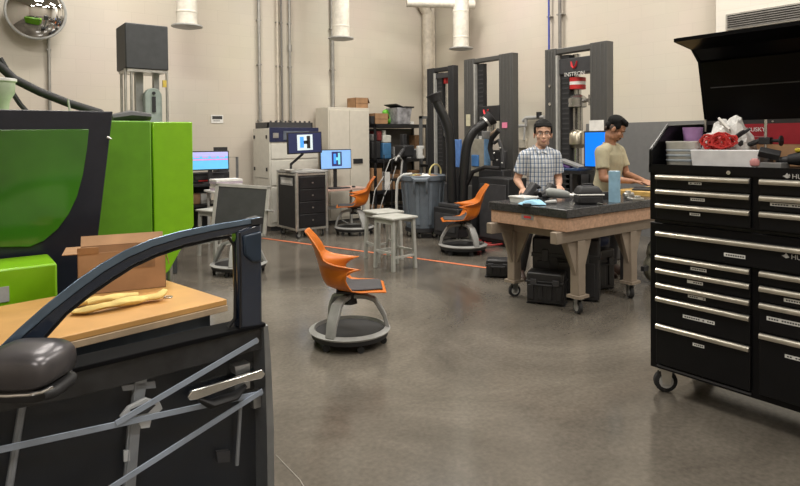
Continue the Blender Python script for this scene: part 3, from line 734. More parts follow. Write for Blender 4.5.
# ================================================================== beige testing cabinet
t = thing('testing_cabinet', 'beige floor cabinet with a navy control band and black top tray', 'machine cabinet', (4.8, 9.4, 0))
yf = 9.4
a, b = PY(269, 127, yf), PY(318, 127, yf)
xL, xR, zT = a.x, b.x, PY(271, 128, yf).z
MB().box(xL, xR, yf, 10.07, .08, zT).build('body', BEIGE, t, bev=.01)
MB().box(xL+.03, xR-.03, yf+.03, 10.0, 0, .08).build('plinth', CHAR, t)
nv = mat('navy control panel', (.02, .025, .07), .4)
MB().box(xL+.0, xR, yf-.02, yf-.0005, PY(271, 142, yf).z, PY(271, 127.5, yf).z).build('control_panel', nv, t, bev=.004)
MB().box(xL+.25, xL+.75, yf-.028, yf-.02, PY(271, 140, yf).z, PY(271, 131, yf).z).build('display', mat('grey display', (.12, .14, .18), .2), t)
MB().box(xL+.06, xL+.16, yf-.03, yf-.02, PY(271, 138, yf).z, PY(271, 133, yf).z).build('nameplate', ALU, t)
for (zz0, zz1) in ((.15, .75), (.78, 1.2), (1.23, PY(271, 144, yf).z)):
    MB().box(xL+.03, xR-.03, yf-.015, yf-.0005, zz0, zz1).build('front_panel', BEIGE, t, bev=.005)
for z in (.35, 1.05, zT-.15):
    for y in (9.5, 10.0): MB().box(xL-.012, xL-.0005, y-.02, y+.02, z-.03, z+.03).build('hinge', BLACKM, t)
MB().box(xL-.006, xL-.0005, yf+.06, 10.0, .9, .905).build('side_seam', MIDG, t)
mb = MB(); y0_ = yf+.05; zz = zT
mb.box(xL, xR-.08, y0_, y0_+.02, zz, zz+.1).box(xL, xL+.02, y0_, y0_+.5, zz, zz+.1).box(xR-.1, xR-.08, y0_, y0_+.5, zz, zz+.1).box(xL, xR-.08, y0_+.48, y0_+.5, zz, zz+.1)
for k in range(9): x = xL+.05+k*(xR-xL-.2)/8; mb.box(x, x+.025, y0_+.0, y0_+.03, zz+.1, zz+.125)
mb.build('top_tray', CHAR, t)

# ================================================================== black equipment cart with alu edges
A_, B_, C_ = G(278, 229), G(297.5, 239.5), G(327, 230)
ct = thing('equipment_cart', 'black wheeled equipment cart with bright aluminium edges', 'cart', (4.5, 8.5, 0))
x0, y0_ = B_.x-.0, B_.y+.02
w_, d_ = .55, .66
zb, zt = .14, PP(301, 172, V((x0, y0_, 0)), fw).z
MB().box(x0, x0+w_, y0_, y0_+d_, zb, zt-.02).build('body', BLACKM, ct)
for x in (x0-.01, x0+w_-.03):
    for y in (y0_-.01, y0_+d_-.03): MB().box(x, x+.045, y, y+.045, zb-.02, zt).build('edge_post', ALU, ct, bev=.008)
MB().box(x0-.01, x0+w_+.015, y0_-.01, y0_+d_+.015, zt-.02, zt+.012).build('top_plate', GREYP, ct, bev=.004)
for z in (zb-.01, zt-.06):
    MB().box(x0+.03, x0+w_-.03, y0_-.008, y0_+.0, z, z+.03).build('edge_rail', ALU, ct)
    MB().box(x0-.008, x0, y0_+.03, y0_+d_-.03, z, z+.03).build('edge_rail', ALU, ct)
for k in range(4):
    z = zb+.05+k*(zt-zb-.12)/4; dw = MB().box(x0+.05, x0+w_-.05, y0_-.018, y0_-.0005, z, z+(zt-zb-.12)/4-.012).build('drawer', BLACK, ct, bev=.004)
    MB().box(x0+w_/2-.012, x0+w_/2+.012, y0_-.03, y0_-.018, z+.08, z+.1).build('pull', STEEL, dw)
zl = zt-.16
lg = MB().box(x0-.004, x0-.0005, y0_+.12, y0_+d_-.12, zl-.06, zl+.06).build('nameplate', GREYP, ct)
MB().box(x0-.006, x0-.004, y0_+.15, y0_+d_-.15, zl-.03, zl+.02).build('printed_band', WHITE, lg)
for x in (x0+.06, x0+w_-.06):
    for y in (y0_+.06, y0_+d_-.06): caster(ct, x-4.5, y-8.5, zb-.01, .05, a=random.uniform(0, 3))
# monitor on an arm on the cart
am = thing('arm_monitor', 'monitor with a dark scan picture on a black arm above the black cart', 'monitor', (x0+.35, y0_+.2, zt+.012))
ym = y0_-.05
a, b = PY(288, 154.5, ym), PY(322, 132.5, ym)
loc = am.location
T = at((a.x-loc.x, ym-loc.y, a.z-loc.z), -.0, 0, radians(-1.5)); w, h = b.x-a.x, b.z-a.z
T = T @ Matrix.Translation((w/2, 0, 0))
MB().box(-w/2, w/2, 0, .035, 0, h, T).build('housing', BLACKM, am, world=False, bev=.006)
scr_scan(NAVS, WHSC, .27, .72)(am, w, h, T)
f0 = V((a.x+.2-loc.x, .0, 0.0))
MB().tube([f0+V((0, .05, .02)), f0+V((0, .05, .1)), f0+V((.18, 0, .26)), V((a.x+w/2-loc.x, ym-loc.y+.05, a.z+h*.4-loc.z))], .022, 8).build('arm', BLACKM, am, world=False)
MB().box(f0.x-.16, f0.x+.14, -.06, .14, .0005, .03).build('clamp_base', ALU, am, world=False, bev=.006)
# pale desk with the second monitor, keyboard
yd = y0_+.42
dk = thing('computer_desk', 'narrow pale pink topped desk against the tall cabinet', 'desk', (5.6, yd+.3, 0))
a, b = PY(326, 191, yd), PY(356, 191, yd)
zt2 = PY(326, 190, yd).z
MB().box(a.x, b.x+.25, yd, yd+.55, zt2-.035, zt2).build('tabletop', mat('pink beige laminate', (.55, .38, .32), .5), dk, bev=.004)
for x in (a.x+.02, b.x+.18): 
    for y in (yd+.04, yd+.46): MB().box(x, x+.04, y, y+.04, 0, zt2-.035).build('leg', GREYP, dk)
MB().box(a.x+.02, b.x+.2, yd+.48, yd+.5, .3, .36).build('stretcher', GREYP, dk)
monitor('desk_monitor', 'monitor with a pale blue screen and dark scan on the narrow desk', 320.5, 149, 351.5, 170, yd+.24, zt2+.001, scr_scan(BLUS, DKSC, .36, .68), 2, 0)
p = PY(342, 187, yd+.06)
kb = thing('keyboard', 'black keyboard below the pale blue monitor', 'keyboard', (a.x+.3, yd+.085, zt2+.001))
MB().box(-.2, .2, -.08, .06, 0, .014).build('case', BLACKM, kb, world=False, bev=.003)
mb = MB()
for i in range(12):
    for j in range(4): mb.box(-.19+i*.032, -.165+i*.032, -.07+j*.031, -.046+j*.031, .014, .02)
mb.build('keys', CHAR, kb, world=False)
ms = MB(); ms.ball((0, 0, .012), .03, .05, .016, 12, 6)
one(ms, 'computer_mouse', BLACKM, 'black mouse beside the keyboard on the narrow desk', 'mouse', loc=(a.x+.62, yd+.1, zt2+.006))
cbm = MB(); cbm.tube([(a.x+.15, yd+.5, zt2-.05), (a.x+.2, yd+.45, .45), (a.x+.5, yd+.35, .35), (a.x+.55, yd+.4, .1), (a.x+.7, yd+.3, .01)], .008, 6)
one(cbm, 'power_cable', GREYP, 'grey cable drooping under the narrow desk', 'cable')

# ================================================================== tall pale cabinet
yf = 9.6
a, b = PY(328, 107, yf), PY(369, 107, yf)
tc = thing('storage_cabinet', 'tall pale double door cabinet against the back wall', 'cabinet', ((a.x+b.x)/2, yf+.3, 0))
cream = mat('cream enamel', (.62, .58, .50), .5, var=.02)
zT = a.z
MB().box(a.x, b.x, yf, WB-.13, 0.05, zT).build('body', cream, tc, bev=.006)
MB().box(a.x+.02, b.x-.02, yf+.03, WB-.15, 0, .05).build('plinth', CHAR, tc)
xm = PY(349, 110, yf).x
ds = []
for q0, q1 in ((a.x+.02, xm-.004), (xm+.004, b.x-.02)): ds.append(MB().box(q0, q1, yf-.02, yf-.0005, .1, zT-.05).build('door', cream, tc, bev=.004))
hx, hz = PY(357, 161, yf), 0
MB().box(hx.x-.1, hx.x+.11, yf-.04, yf-.02, hx.z-.045, hx.z+.045).build('handle', BLACKM, ds[1], bev=.006)
# ================================================================== black shelving unit with stored things
ys = 9.5
xa, xb = b.x+.06, PY(428, 130, ys).x
sh = thing('shelving_unit', 'black steel shelving unit between the tall cabinet and the black test frame', 'shelf', ((xa+xb)/2, ys+.25, 0))
zS = [PY(390, v, ys).z for v in (124, 159, 190)] + [.2]
for z in zS: MB().box(xa, xb, ys, ys+.5, z-.07, z-.003).build('shelf', BLACK, sh, bev=.004)
for x in (xa, xb-.04):
    for y in (ys, ys+.46): MB().box(x, x+.04, y, y+.04, 0, zS[0]).build('post', BLACK, sh)
MB().box(xa+.04, xb-.04, ys+.495, ys+.5, .25, zS[0]-.08).build('back_sheet', mat('shelf backing', (.10, .09, .08), .7), sh)
def on(u0, u1, vt, vb, name, m, label, cat, y=ys+.05, d=.3, bev=.004, z=None, group=None):
    A, B = PY(u0, vb, y), PY(u1, vt, y); zb = A.z if z is None else z
    return one(MB().box(A.x, B.x, y, y+d, zb+.001, B.z), name, m, label, cat, bev=bev, group=group)
def open_carton(u0, u1, vt, vb, z, label, y=ys+.05, d=.3, m=CARD):
    A, B = PY(u0, vb, y), PY(u1, vt, y); h = B.z-z
    t = thing('cardboard_box', label, 'box', ((A.x+B.x)/2, y+d/2, z)); q = .006
    w = (B.x-A.x)/2; D2 = d/2
    mb = MB(); mb.box(-w, w, -D2, -D2+q, .001, h).box(-w, w, D2-q, D2, .001, h).box(-w, -w+q, -D2, D2, .001, h).box(w-q, w, -D2, D2, .001, h).box(-w, w, -D2, D2, .001, q)
    mb.build('carton', m, t, world=False)
    MB().box(-w, w, -D2-.002, -D2, h*.42, h*.52).build('tape_strip', CARDD, t, world=False)
    MB().prism([(w, -D2, h), (w, D2, h), (w+.04, D2, h-.1), (w+.04, -D2, h-.1)], (.004, 0, .002)).build('flap', CARDD, t, world=False)
    return t
open_carton(355.5, 368, 98, 107, zT, 'open cardboard box on top of the tall pale cabinet', yf+.1, .3)
z0 = zS[0]
open_carton(375, 388, 113.5, 125, z0, 'open cardboard box on the top shelf beside the grey bin')
gb = thing('green_bag', 'bright green plastic bag stuffed behind the box on the top shelf', 'bag', PY(390, 125, ys+.38))
gb.location.z = z0; gb.location.x -= .04
p = PY(390, 125, ys+.38)
mb = MB(); mb.ball((-.03, 0, .14), .11, .08, .14, 12, 7); mb.ball((.03, -.04, .09), .1, .07, .09, 10, 6); mb.ball((-.06, 0, .24), .09, .06, .07, 10, 6)
mb.build('bag', mat('green film', (.12, .42, .03), .4, var=.3), gb, world=False)
MB().ball((.08, -.13, .1), .06, .03, .05, 8, 5).build('white_corner', WHITE, gb, world=False)
tb2 = thing('storage_bin', 'clear grey storage bin with a dark lid on the top shelf', 'bin', (0, 0, z0))
A, B = PY(395.5, 125, ys+.05), PY(410, 108, ys+.05); tb2.location = ((A.x+B.x)/2+.03, ys+.22, z0)
w = (B.x-A.x)/2; h = B.z-z0
mb = MB(); mb.loft([[V((x*w*s, y*.2*s, z)) for x, y in ((-1, -1), (1, -1), (1, 1), (-1, 1))] for s, z in ((.82, .001), (1, h))]); mb.build('tub', mat('smoky clear plastic', (.30, .30, .32), .25, var=.3, scale=9), tb2, world=False, bev=.008)
MB().prism([(-w*1.2, -.21, h+.06), (-w*1.2, .21, h+.06), (-.02, .21, h), (-.02, -.21, h)], (0, 0, .015)).build('lid', BLACKM, tb2, world=False)
MB().prism([(.02, -.21, h), (.02, .21, h), (w*1.25, .21, h-.0), (w*1.25, -.21, h-.0)], (0, 0, .03)).build('lid', BLACKM, tb2, world=False)
on(371.5, 374.5, 116, 125, 'power_brick', BLACKM, 'small black block at the cabinet end of the top shelf', 'box', z=z0)
on(411, 414, 121.5, 126, 'small_part', WHITE, 'tiny white part beside the grey bin on the top shelf', 'part', z=z0)
z1 = zS[1]
on(373, 381, 141, 160, 'tool_bag', BLACKM, 'black tool bag on the middle shelf below the brown box', 'bag', z=z1, bev=.03)
on(377.5, 382, 131, 141, 'red_pouch', mat('dark red cloth', (.16, .02, .02), .7), 'dark red pouch lying on the black tool bag', 'pouch', z=PY(375, 141, ys+.05).z, bev=.02)
on(373.5, 377, 134, 141, 'grey_pouch', MIDG, 'grey pouch lying on the black tool bag', 'pouch', z=PY(375, 141, ys+.05).z, bev=.02)
jb = thing('solvent_jug', 'white and blue jug on the middle shelf', 'jug', (0, 0, 0))
A, B = PY(383.5, 148, ys+.05), PY(392, 140, ys+.05); jb.location = ((A.x+B.x)/2, ys+.15, z1); w = (B.x-A.x)/2
jw = mat('white jug', (.55, .55, .5), .5)
MB().box(-w, w, -w*.8, w*.8, .001, A.z-z1+.1).build('blue_base', mat('blue jug label', (.05, .16, .32), .5), jb, world=False, bev=.02)
MB().box(-w, w, -w*.8, w*.8, A.z-z1+.1, B.z-z1+.1).build('shoulder', jw, jb, world=False, bev=.02)
MB().cyl((-w*.2, 0, B.z-z1+.1), (-w*.2, 0, B.z-z1+.19), .04, seg=12).build('neck', jw, jb, world=False)
for k in range(6):
    u = 394+k*4.6; on(u, u+3.6, 150+random.uniform(-4, 3), 160, 'small_fixture', (MIDG, CHAR, GREYP)[k % 3], ['small dark fixture on the middle shelf beside the white and blue jug', 'charcoal fixture on the middle shelf, second from the jug', 'pale fixture on the middle shelf, third from the jug', 'grey fixture on the middle shelf, fourth from the jug', 'charcoal fixture on the middle shelf, fifth from the jug', 'pale fixture at the end of the middle shelf'][k], 'fixture', z=z1, group='fixtures on the middle shelf', d=.2)
on(415, 421, 135, 141, 'cardboard_box', CARDD, 'small dark brown box raised at the right end of the middle shelf', 'box', z=z1, y=ys+.2, d=.2)
z2 = zS[2]
for k, (u0, u1, vt, m_, lb) in enumerate(((373, 382, 168, CARD, 'cardboard box at the cabinet end of the low shelf'), (384, 390, 172, PAPER, 'white carton on the low shelf beside the large brown box'), (391, 399, 174, CARD, 'small brown box in the middle of the low shelf'), (400, 406, 170, CARD, 'upright brown box on the low shelf near the drill press'), (411, 421, 170, CARDD, 'dark cardboard box at the far end of the low shelf'))):
    o = on(u0, u1, vt, 190, 'cardboard_box', m_, lb, 'box', z=z2)
    if k == 0: MB().box(-.17, .17, -.152, -.151, .16, .18).build('tape_strip', CARDD, o, world=False)
for k, (u0, u1, vt, m_, lb) in enumerate(((374, 384, 205, CARD, 'cardboard box on the lowest shelf behind the orange chair'), (400, 412, 207, CHAR, 'charcoal case on the lowest shelf behind the grey bin'))):
    on(u0, u1, vt, 225, 'cardboard_box' if k == 0 else 'tool_case', m_, lb, 'box', z=.2)

# ================================================================== small drill press bench beside the shelf
dp = thing('bench_drill', 'black bench drill with a white arm clamp in front of the shelves', 'drill press', (0, 0, 0))
yd = 8.9
p = PY(410, 190, yd); dp.location = (p.x, yd, 0)
X_ = lambda u: PY(u, 160, yd).x; Z_ = lambda v: PY(410, v, yd).z
MB().box(X_(401), X_(418), yd, yd+.35, .75, .8).build('bench_plate', BLACK, dp)
for u in (402, 416): MB().box(X_(u)-.02, X_(u)+.02, yd+.15, yd+.2, 0, .75).build('leg', BLACK, dp)
MB().box(X_(408), X_(412), yd+.15, yd+.25, .8, Z_(134)).build('column', BLACKM, dp, bev=.01)
MB().box(X_(404), X_(415), yd+.0, yd+.3, Z_(157), Z_(145)).build('head', BLACKM, dp, bev=.03)
MB().tube([(X_(396), yd-.05, Z_(158)), (X_(403), yd, Z_(150)), (X_(408), yd+.1, Z_(150))], .035, 8).build('motor', CHAR, dp)
mb = MB(); mb.box(X_(418), X_(422), yd-.03, yd+.05, Z_(159), Z_(146)); mb.box(X_(421), X_(423.5), yd-.03, yd+.05, Z_(149), Z_(146)).box(X_(421), X_(423.5), yd-.03, yd+.05, Z_(159), Z_(156))
mb.build('white_clamp', WHITE, dp, bev=.01)
MB().tube([(X_(399), yd-.04, .8), (X_(401), yd-.04, Z_(160)), (X_(396), yd-.08, Z_(155)), (X_(392), yd-.1, Z_(160))], .018, 6).build('hose_arm', GREYP, dp)
# wire tripod with cables left of the bin
tr = thing('wire_stand', 'thin black wire frame stand with grey cables before the shelves', 'stand', (PY(386, 200, 8.5).x, 8.5, 0))
Q = lambda u, v: PY(u, v, 8.5)
mb = MB(); mb.tube([Q(384, 235), Q(384, 155), Q(392, 154), Q(392, 235)], .012, 6); mb.build('hoop', BLACK, tr)
MB().tube([Q(371, 215), Q(375, 190), Q(384, 176), Q(390, 160), Q(400, 156)], .009, 8).build('cable', GREYP, tr)
MB().tube([Q(376, 222), Q(384, 196), Q(392, 180), Q(396, 166)], .008, 8).build('cable', GREYP, tr)
# grey slim rack post left of the black frame
gp_ = thing('slotted_stand', 'dark grey slotted metal stand left of the black test frame', 'stand', (PY(424, 200, 9.15).x, 9.15, 0))
Q = lambda u, v: PY(u, v, 9.15)
mb = MB(); a, b = Q(420.5, 116), Q(427, 116)
mb.box(a.x, a.x+.05, 9.15, 9.2, 0, a.z).box(b.x+.02, b.x+.07, 9.15, 9.2, 0, a.z).box(a.x, b.x+.07, 9.15, 9.2, a.z-.05, a.z)
mb.build('uprights', mat('stand grey', (.14, .145, .15), .45), gp_)
MB().box(a.x, b.x+.07, 9.2, 8.9, 1.0, 1.05).build('cross_bar', BLACK, gp_)

# ================================================================== grey refuse bin on a dolly
binm = mat('blue grey bin plastic', (.13, .155, .185), .5, var=.06)
c = G(422, 236); c = V((6.05, 7.38, 0))
bn = thing('refuse_bin', 'large blue grey round bin on a black dolly, filled with scrap', 'bin', c)
sc_ = (c-EYE).dot(fw)/600
rt = 22.5*sc_; zt = PP(422, 174.5, c, fw).z
prof = [(rt*.74, .16), (rt*.8, .3), (rt*.93, zt-.1), (rt*.94, zt-.09), (rt*1.0, zt-.08), (rt*1.02, zt-.01), (rt*.98, zt), (rt*.9, zt-.01), (rt*.88, zt-.15)]
MB().lathe(prof, (0, 0, 0), 32).build('tub', binm, bn, world=False)
for k in range(10):
    a = 2*pi*k/10
    T = RZ(a); MB().prism([(rt*.78, -.025, .22), (rt*.78, .025, .22), (rt*.92, .025, zt-.12), (rt*.92, -.025, zt-.12)], (.018, 0, 0), T).build('rib', binm, bn, world=False)
for a in (-2.35, .8):
    T = RZ(a); hm = MB(); hm.prism([(rt*.9, -.16, zt-.01), (rt*.9, .16, zt-.01), (rt*1.16, .1, zt-.05), (rt*1.16, -.1, zt-.05)], (0, 0, -.03), T); hm.tube([T @ V((rt*1.14, -.1, zt-.06)), T @ V((rt*1.1, -.1, zt-.2)), T @ V((rt*.95, -.1, zt-.26))], .018, 6); hm.tube([T @ V((rt*1.14, .1, zt-.06)), T @ V((rt*1.1, .1, zt-.2)), T @ V((rt*.95, .1, zt-.26))], .018, 6)
    hm.build('handle', binm, bn, world=False)
MB().lathe([(rt*.72, .09), (rt*.8, .1), (rt*.8, .155), (rt*.7, .16)], (0, 0, 0), 28).build('dolly', BLACKM, bn, world=False)
for k in range(5):
    a = 2*pi*k/5; caster(bn, rt*.62*cos(a), rt*.62*sin(a), .09, .04, plate=False, a=a)
MB().lathe([(rt*.87, zt-.2), (.02, zt-.05)], (0, 0, 0), 24).build('scrap_fill', mat('scrap', (.35, .3, .24), .9, var=.5, scale=30), bn, world=False)
scm = [WHITE, mat('yellow tube', (.55, .47, .2), .6), CARDD, PAPER, CARD]
for k in range(5):
    a = k*1.3+.5; r_ = rt*.45; x, y = r_*cos(a), r_*sin(a)
    lb = ['white foam scrap lying in the blue grey bin', 'yellow plastic scrap in the blue grey bin', 'dark brown card scrap in the blue grey bin', 'crumpled white paper scrap in the blue grey bin', 'brown card scrap in the blue grey bin'][k]
    one(MB().box(-.09, .09, -.06, .06, 0, .05, at((0, 0, 0), a, .25, .2)), 'scrap_piece', scm[k], lb, 'scrap', loc=(c.x+x, c.y+y, zt-.06), bev=.01, group='scrap in the bin')
hl = MB(); hl.tube([(rt*.5+.16*cos(t), -.1+.05*cos(t), zt+.03+.13*sin(t)) for t in [pi*i/14*1.15-.2 for i in range(15)]], .014, 8)
one(hl, 'hose_loop', scm[1], 'pale yellow hose looped on top of the blue grey bin', 'hose', loc=(c.x, c.y, 0))
# bent pale pipe beside the bin
Q = lambda u, v: PP(u, v, c+V((-.1, -.1, 0)), fw)
bp_ = thing('bent_pipe', 'bent pale grey pipe frame hooked beside the blue grey bin', 'pipe', Q(397, 237))
bp_.location.z = 0
f_ = Q(397, 236); f_.z = 0
MB().tube([f_, Q(396.5, 200), Q(397, 184), Q(399, 178), Q(404, 174.5), Q(412, 174)], .022, 10).build('tube', mat('pale pipe', (.5, .5, .48), .4), bp_)
MB().cyl(f_+V((0, 0, .0)), f_+V((0, 0, .02)), .06, seg=16).build('foot', GREYP, bp_)

# ================================================================== tall test frames along the right wall
tgrey = mat('warm dark grey extrusion', (.075, .073, .07), .5, var=.03); tlight = mat('pale frame strip', (.5, .5, .48), .4, .3)
def ext(x0, x1, y0, y1, z0, z1, ribs, name, m, t, face=None):
    mb = MB(); mb.box(x0, x1, y0, y1, z0, z1)
    for k in range(ribs):
        y = y0+(y1-y0)*(k+.5)/ribs; mb.box(x0-.008, x0, y-.008, y+.008, z0+.02, z1-.02)
    return mb.build(name, m, t, bev=.005)
def frame(label, X, cols, vt, name='test_frame', m=tgrey, dep=.14, base=.75, strip=True, screw=True):
    ya = [PX(u, 100, X).y for u in cols]                      # left column outer, inner, right column inner, outer
    zt = PX(cols[0], vt, X).z
    t = thing(name, label, 'testing machine', (X+dep/2, (ya[0]+ya[3])/2, 0))
    ext(X, X+dep, ya[1], ya[0], base, zt, 4, 'column', m, t); ext(X, X+dep, ya[3], ya[2], base, zt, 4, 'column', m, t)
    MB().box(X+.012, X+dep-.012, ya[3]+.012, ya[0]-.012, zt-.08, zt-.006).build('top_crosshead', m, t, bev=.01)
    if strip: MB().box(X-.01, X+.05, ya[1]-.032, ya[1]-.002, base, zt-.1).build('edge_strip', tlight, t)
    if screw: 
        yy = ya[1]-.11; MB().box(X+.05, X+.13, yy-.07, yy+.06, base, zt-.1).build('bellows_cover', BLACKM, t)
        for k in range(26):
            z = base+.1+k*(zt-base-.25)/26; MB().box(X+.044, X+.05, yy-.06, yy+.05, z, z+.02).build('bellows_fold', CHAR, t)
    MB().box(X-.12, X+dep+.2, ya[3]-.05, ya[0]+.05, .0, base).build('base_housing', CHAR if m is BLACKM else m, t, bev=.012)
    return t, ya, zt
# frame with the red grip, nearest
t, ya, zt = frame('tall dark grey test frame with a red and white collar, behind the two men', 6.6, (545, 556, 590, 607), 50)
X = 6.6; ZX = lambda u, v, x=X: PX(u, v, x).z; YX = lambda u, x=X: PX(u, 100, x).y
m_ = BLACKM
xh0, xh1 = ZX(575, 73), ZX(575, 57)
chd = MB().box(X+.03, X+.24, ya[2], ya[1], xh0, xh1).build('moving_crosshead', CHAR, t, bev=.01)
em_r = mat('red emblem', (.65, .04, .05), .5)
ye = YX(573); MB().tube([(X+.027, ye+.045, xh1-.05), (X+.027, ye+.03, xh1-.11), (X+.027, ye, xh1-.14), (X+.027, ye-.03, xh1-.11), (X+.027, ye-.045, xh1-.05)], [.018, .03, .034, .03, .018], 8, flat=(1, .3)).build('emblem', em_r, chd)
text('INSTRON', 'lettering', WHITE, chd, FACE_MX((X+.029, ye+.16, xh1-.24)), .075)
cx = X+.17; cy = YX(576.8, cx)
MB().cyl((cx, cy, xh1), (cx, cy, xh1+.06), .05, seg=18).build('load_nut', CHROME, t)
lc = MB(); z0, z1 = ZX(576, 88.5), ZX(576, 76)
lc.lathe([(.09, z0), (.118, z0+.005), (.118, z0+.06)], (cx, cy, 0), 28); lc.k = 1; lc.lathe([(.118, z0+.06), (.118, z1-.06)], (cx, cy, 0), 28); lc.k = 0; lc.lathe([(.118, z1-.06), (.118, z1-.005), (.09, z1)], (cx, cy, 0), 28)
lc.build('load_cell', [RED, WHITE], t)
MB().cyl((cx, cy, z1), (cx, cy, xh0), .05, seg=16).build('upper_rod', CHROME, t)
z2, z3 = ZX(576, 107), ZX(576, 95)
mb = MB(); mb.lathe([(.10, z2), (.13, z2+.01), (.13, z3-.03), (.1, z3), (.06, z3+.02), (.06, z0)], (cx, cy, 0), 26); mb.tube([(cx, cy-.1, (z2+z3)/2), (cx-.05, cy-.26, (z2+z3)/2+.02)], .025, 8); mb.cyl((cx-.05, cy-.24, z2+.02), (cx-.05, cy-.24, z3), .02, seg=8)
mb.build('upper_grip', mat('grip steel', (.45, .44, .42), .25, .9), t)
z4 = ZX(576, 131)
mb = MB()
for dy in (-.045, .045): mb.cyl((cx, cy+dy, z4), (cx, cy+dy, z2), .042, seg=14)
mb.build('grip_rod', mat('grip steel', (.45, .44, .42)), t)
z5 = ZX(576, 146)
MB().lathe([(.08, z5-.03), (.1, z5), (.125, z5+.02), (.125, z4-.03), (.1, z4), (.06, z4+.02)], (cx, cy, 0), 26).build('lower_grip', mat('brass tinted steel', (.42, .38, .30), .3, .9), t)
MB().box(X+.05, X+.26, ya[2]+.05, ya[1]-.1, .75, z5-.25).build('lower_fixture', CHAR, t, bev=.02)
MB().cyl((cx, cy, z5-.26), (cx, cy, z5-.03), .06, seg=14).build('lower_rod', mat('grip steel', (.45, .44, .42)), t)
for z in (zt-.5, zt-.75): MB().cyl((X-.012, YX(550), z), (X, YX(550), z), .02, seg=10).build('bolt', CHROME, t)
# clutter on this frame's table: trays
A = PX(566, 166, 6.3)
one(MB().box(6.2, 6.5, YX(582, 6.3), YX(560, 6.3), .0, .03), 'fixture_tray', mat('blue tray', (.03, .06, .14), .4), 'dark blue tray on the frame shelf between the two men', 'tray', loc=None, bev=.005).location.z = PX(566, 172, 6.3).z if False else PX(566, 170, 6.3).z
shf = thing('frame_shelf', 'dark shelf arm standing before the tall frame between the two men', 'shelf', (6.35, YX(571, 6.3), 0))
zq = PX(566, 170, 6.3).z
MB().box(6.18, 6.46, YX(586, 6.3), YX(557, 6.3), zq-.04, zq-.001).build('shelf', BLACK, shf)
MB().box(6.38, 6.46, YX(573, 6.3), YX(568, 6.3), 0, zq-.04).build('post', BLACK, shf)
p = PX(562, 158, 6.25); one(MB().tube([(0, -.1, 0), (0, 0, .03), (0, .1, .02)], .035, 8, flat=(1, .7)), 'purple_tool', mat('purple plastic', (.22, .1, .4), .5), 'purple handled tool on the dark shelf beside the standing man', 'tool', loc=(6.3, p.y, zq+.06-.025))
p = PX(574, 160, 6.3); one(MB().prism([(0, -.16, .02), (0, .16, .10), (0, .15, .13), (0, -.17, .04)], (.14, 0, 0)), 'slotted_plate', MIDG, 'tilted grey slotted plate on the dark shelf', 'plate', loc=(6.24, p.y+.05, zq+.012))
# blue backed monitor by the man in the olive shirt
bm_ = thing('blue_display', 'bright blue display panel behind the man in the olive shirt', 'monitor', (6.4, YX(594, 6.35), 0))
zb0, zb1 = PX(594, 168, 6.35).z, PX(584, 131, 6.35).z
ya0, ya1 = YX(607, 6.35), YX(583.5, 6.35)
MB().box(6.355, 6.39, ya0, ya1, zb0, zb1).build('housing', BLACKM, bm_, bev=.006)
MB().box(6.35, 6.355, ya0+.02, ya1-.02, zb0+.02, zb1-.02).build('screen', em('bright blue screen', (.0, .16, .75), .8), bm_)
MB().box(6.39, 6.43, (ya0+ya1)/2-.03, (ya0+ya1)/2+.03, 0.01, zb1-.2).build('stand_pole', BLACKM, bm_)
MB().box(6.3, 6.46, (ya0+ya1)/2-.15, (ya0+ya1)/2+.15, 0, .02).build('stand_foot', BLACKM, bm_)
one(MB().box(0, .012, -.15, .05, 0, .13), 'paper_note', PAPER, 'cream paper sheet standing on top of the bright blue display', 'paper', loc=(6.362, YX(592, 6.35), zb1))
# middle frame
t2, ya, zt = frame('tall grey test frame with a low dark crosshead and pink note', 7.2, (464, 474, 499, 512.5), 60)
X = 7.2
h0, h1 = PX(487, 121, X).z, PX(487, 106, X).z
chd = MB().box(X-.02, X+.2, ya[2]-.02, ya[1]-.12, h0, h1).build('moving_crosshead', BLACKM, t2, bev=.01)
ye = YX(487, X); MB().tube([(X-.023, ye+.05, h1-.06), (X-.023, ye+.03, h1-.12), (X-.023, ye, h1-.14), (X-.023, ye-.03, h1-.12), (X-.023, ye-.05, h1-.06)], [.02, .034, .036, .034, .02], 8, flat=(1, .3)).build('emblem', em_r, chd)
text('INSTRON', 'lettering', GREYP, chd, FACE_MX((X-.021, ye+.15, h1-.22)), .07)
MB().cyl((X+.12, ye, h0-.25), (X+.12, ye, h0), .06, seg=16).build('upper_grip', mat('grip steel', (.45, .44, .42)), t2)
yp, zp = YX(505, X), PX(505, 128, X).z
one(MB().box(-.006, 0, -.055, .055, 0, .09), 'sticky_note', PINK, 'pink sticky note on the right column of the middle test frame', 'note', loc=(X-.009, yp, zp))
yp, zp = YX(468.5, X), PX(468.5, 126, X).z
one(MB().box(-.006, 0, -.05, .05, 0, .2), 'paper_note', mat('cream paper', (.62, .58, .42), .8), 'cream paper label on the left column of the middle test frame', 'note', loc=(X-.009, yp, zp))
# black frame, far
t3_, ya, zt = frame('slim black test frame nearest the room corner', 7.3, (427, 434, 448, 453.5), 69, m=BLACKM, dep=.12)
X = 7.3
h0, h1 = PX(441, 78, X).z, PX(441, 73, X).z
MB().box(X+.02, X+.2, ya[2], ya[1], h0, h1).build('moving_crosshead', CHAR, t3_, bev=.008)
cy = YX(441.5, X)
MB().cyl((X+.12, cy, h0-.1), (X+.12, cy, h0), .05, seg=14).build('load_cell', RED, t3_)
MB().cyl((X+.12, cy, h0-.9), (X+.12, cy, h0-.1), .02, seg=10).build('pull_rod', CHROME, t3_)
MB().lathe([(.03, h0-1.1), (.06, h0-1.06), (.06, h0-.94), (.03, h0-.9)], (X+.12, cy, 0), 14).build('grip', STEEL, t3_)

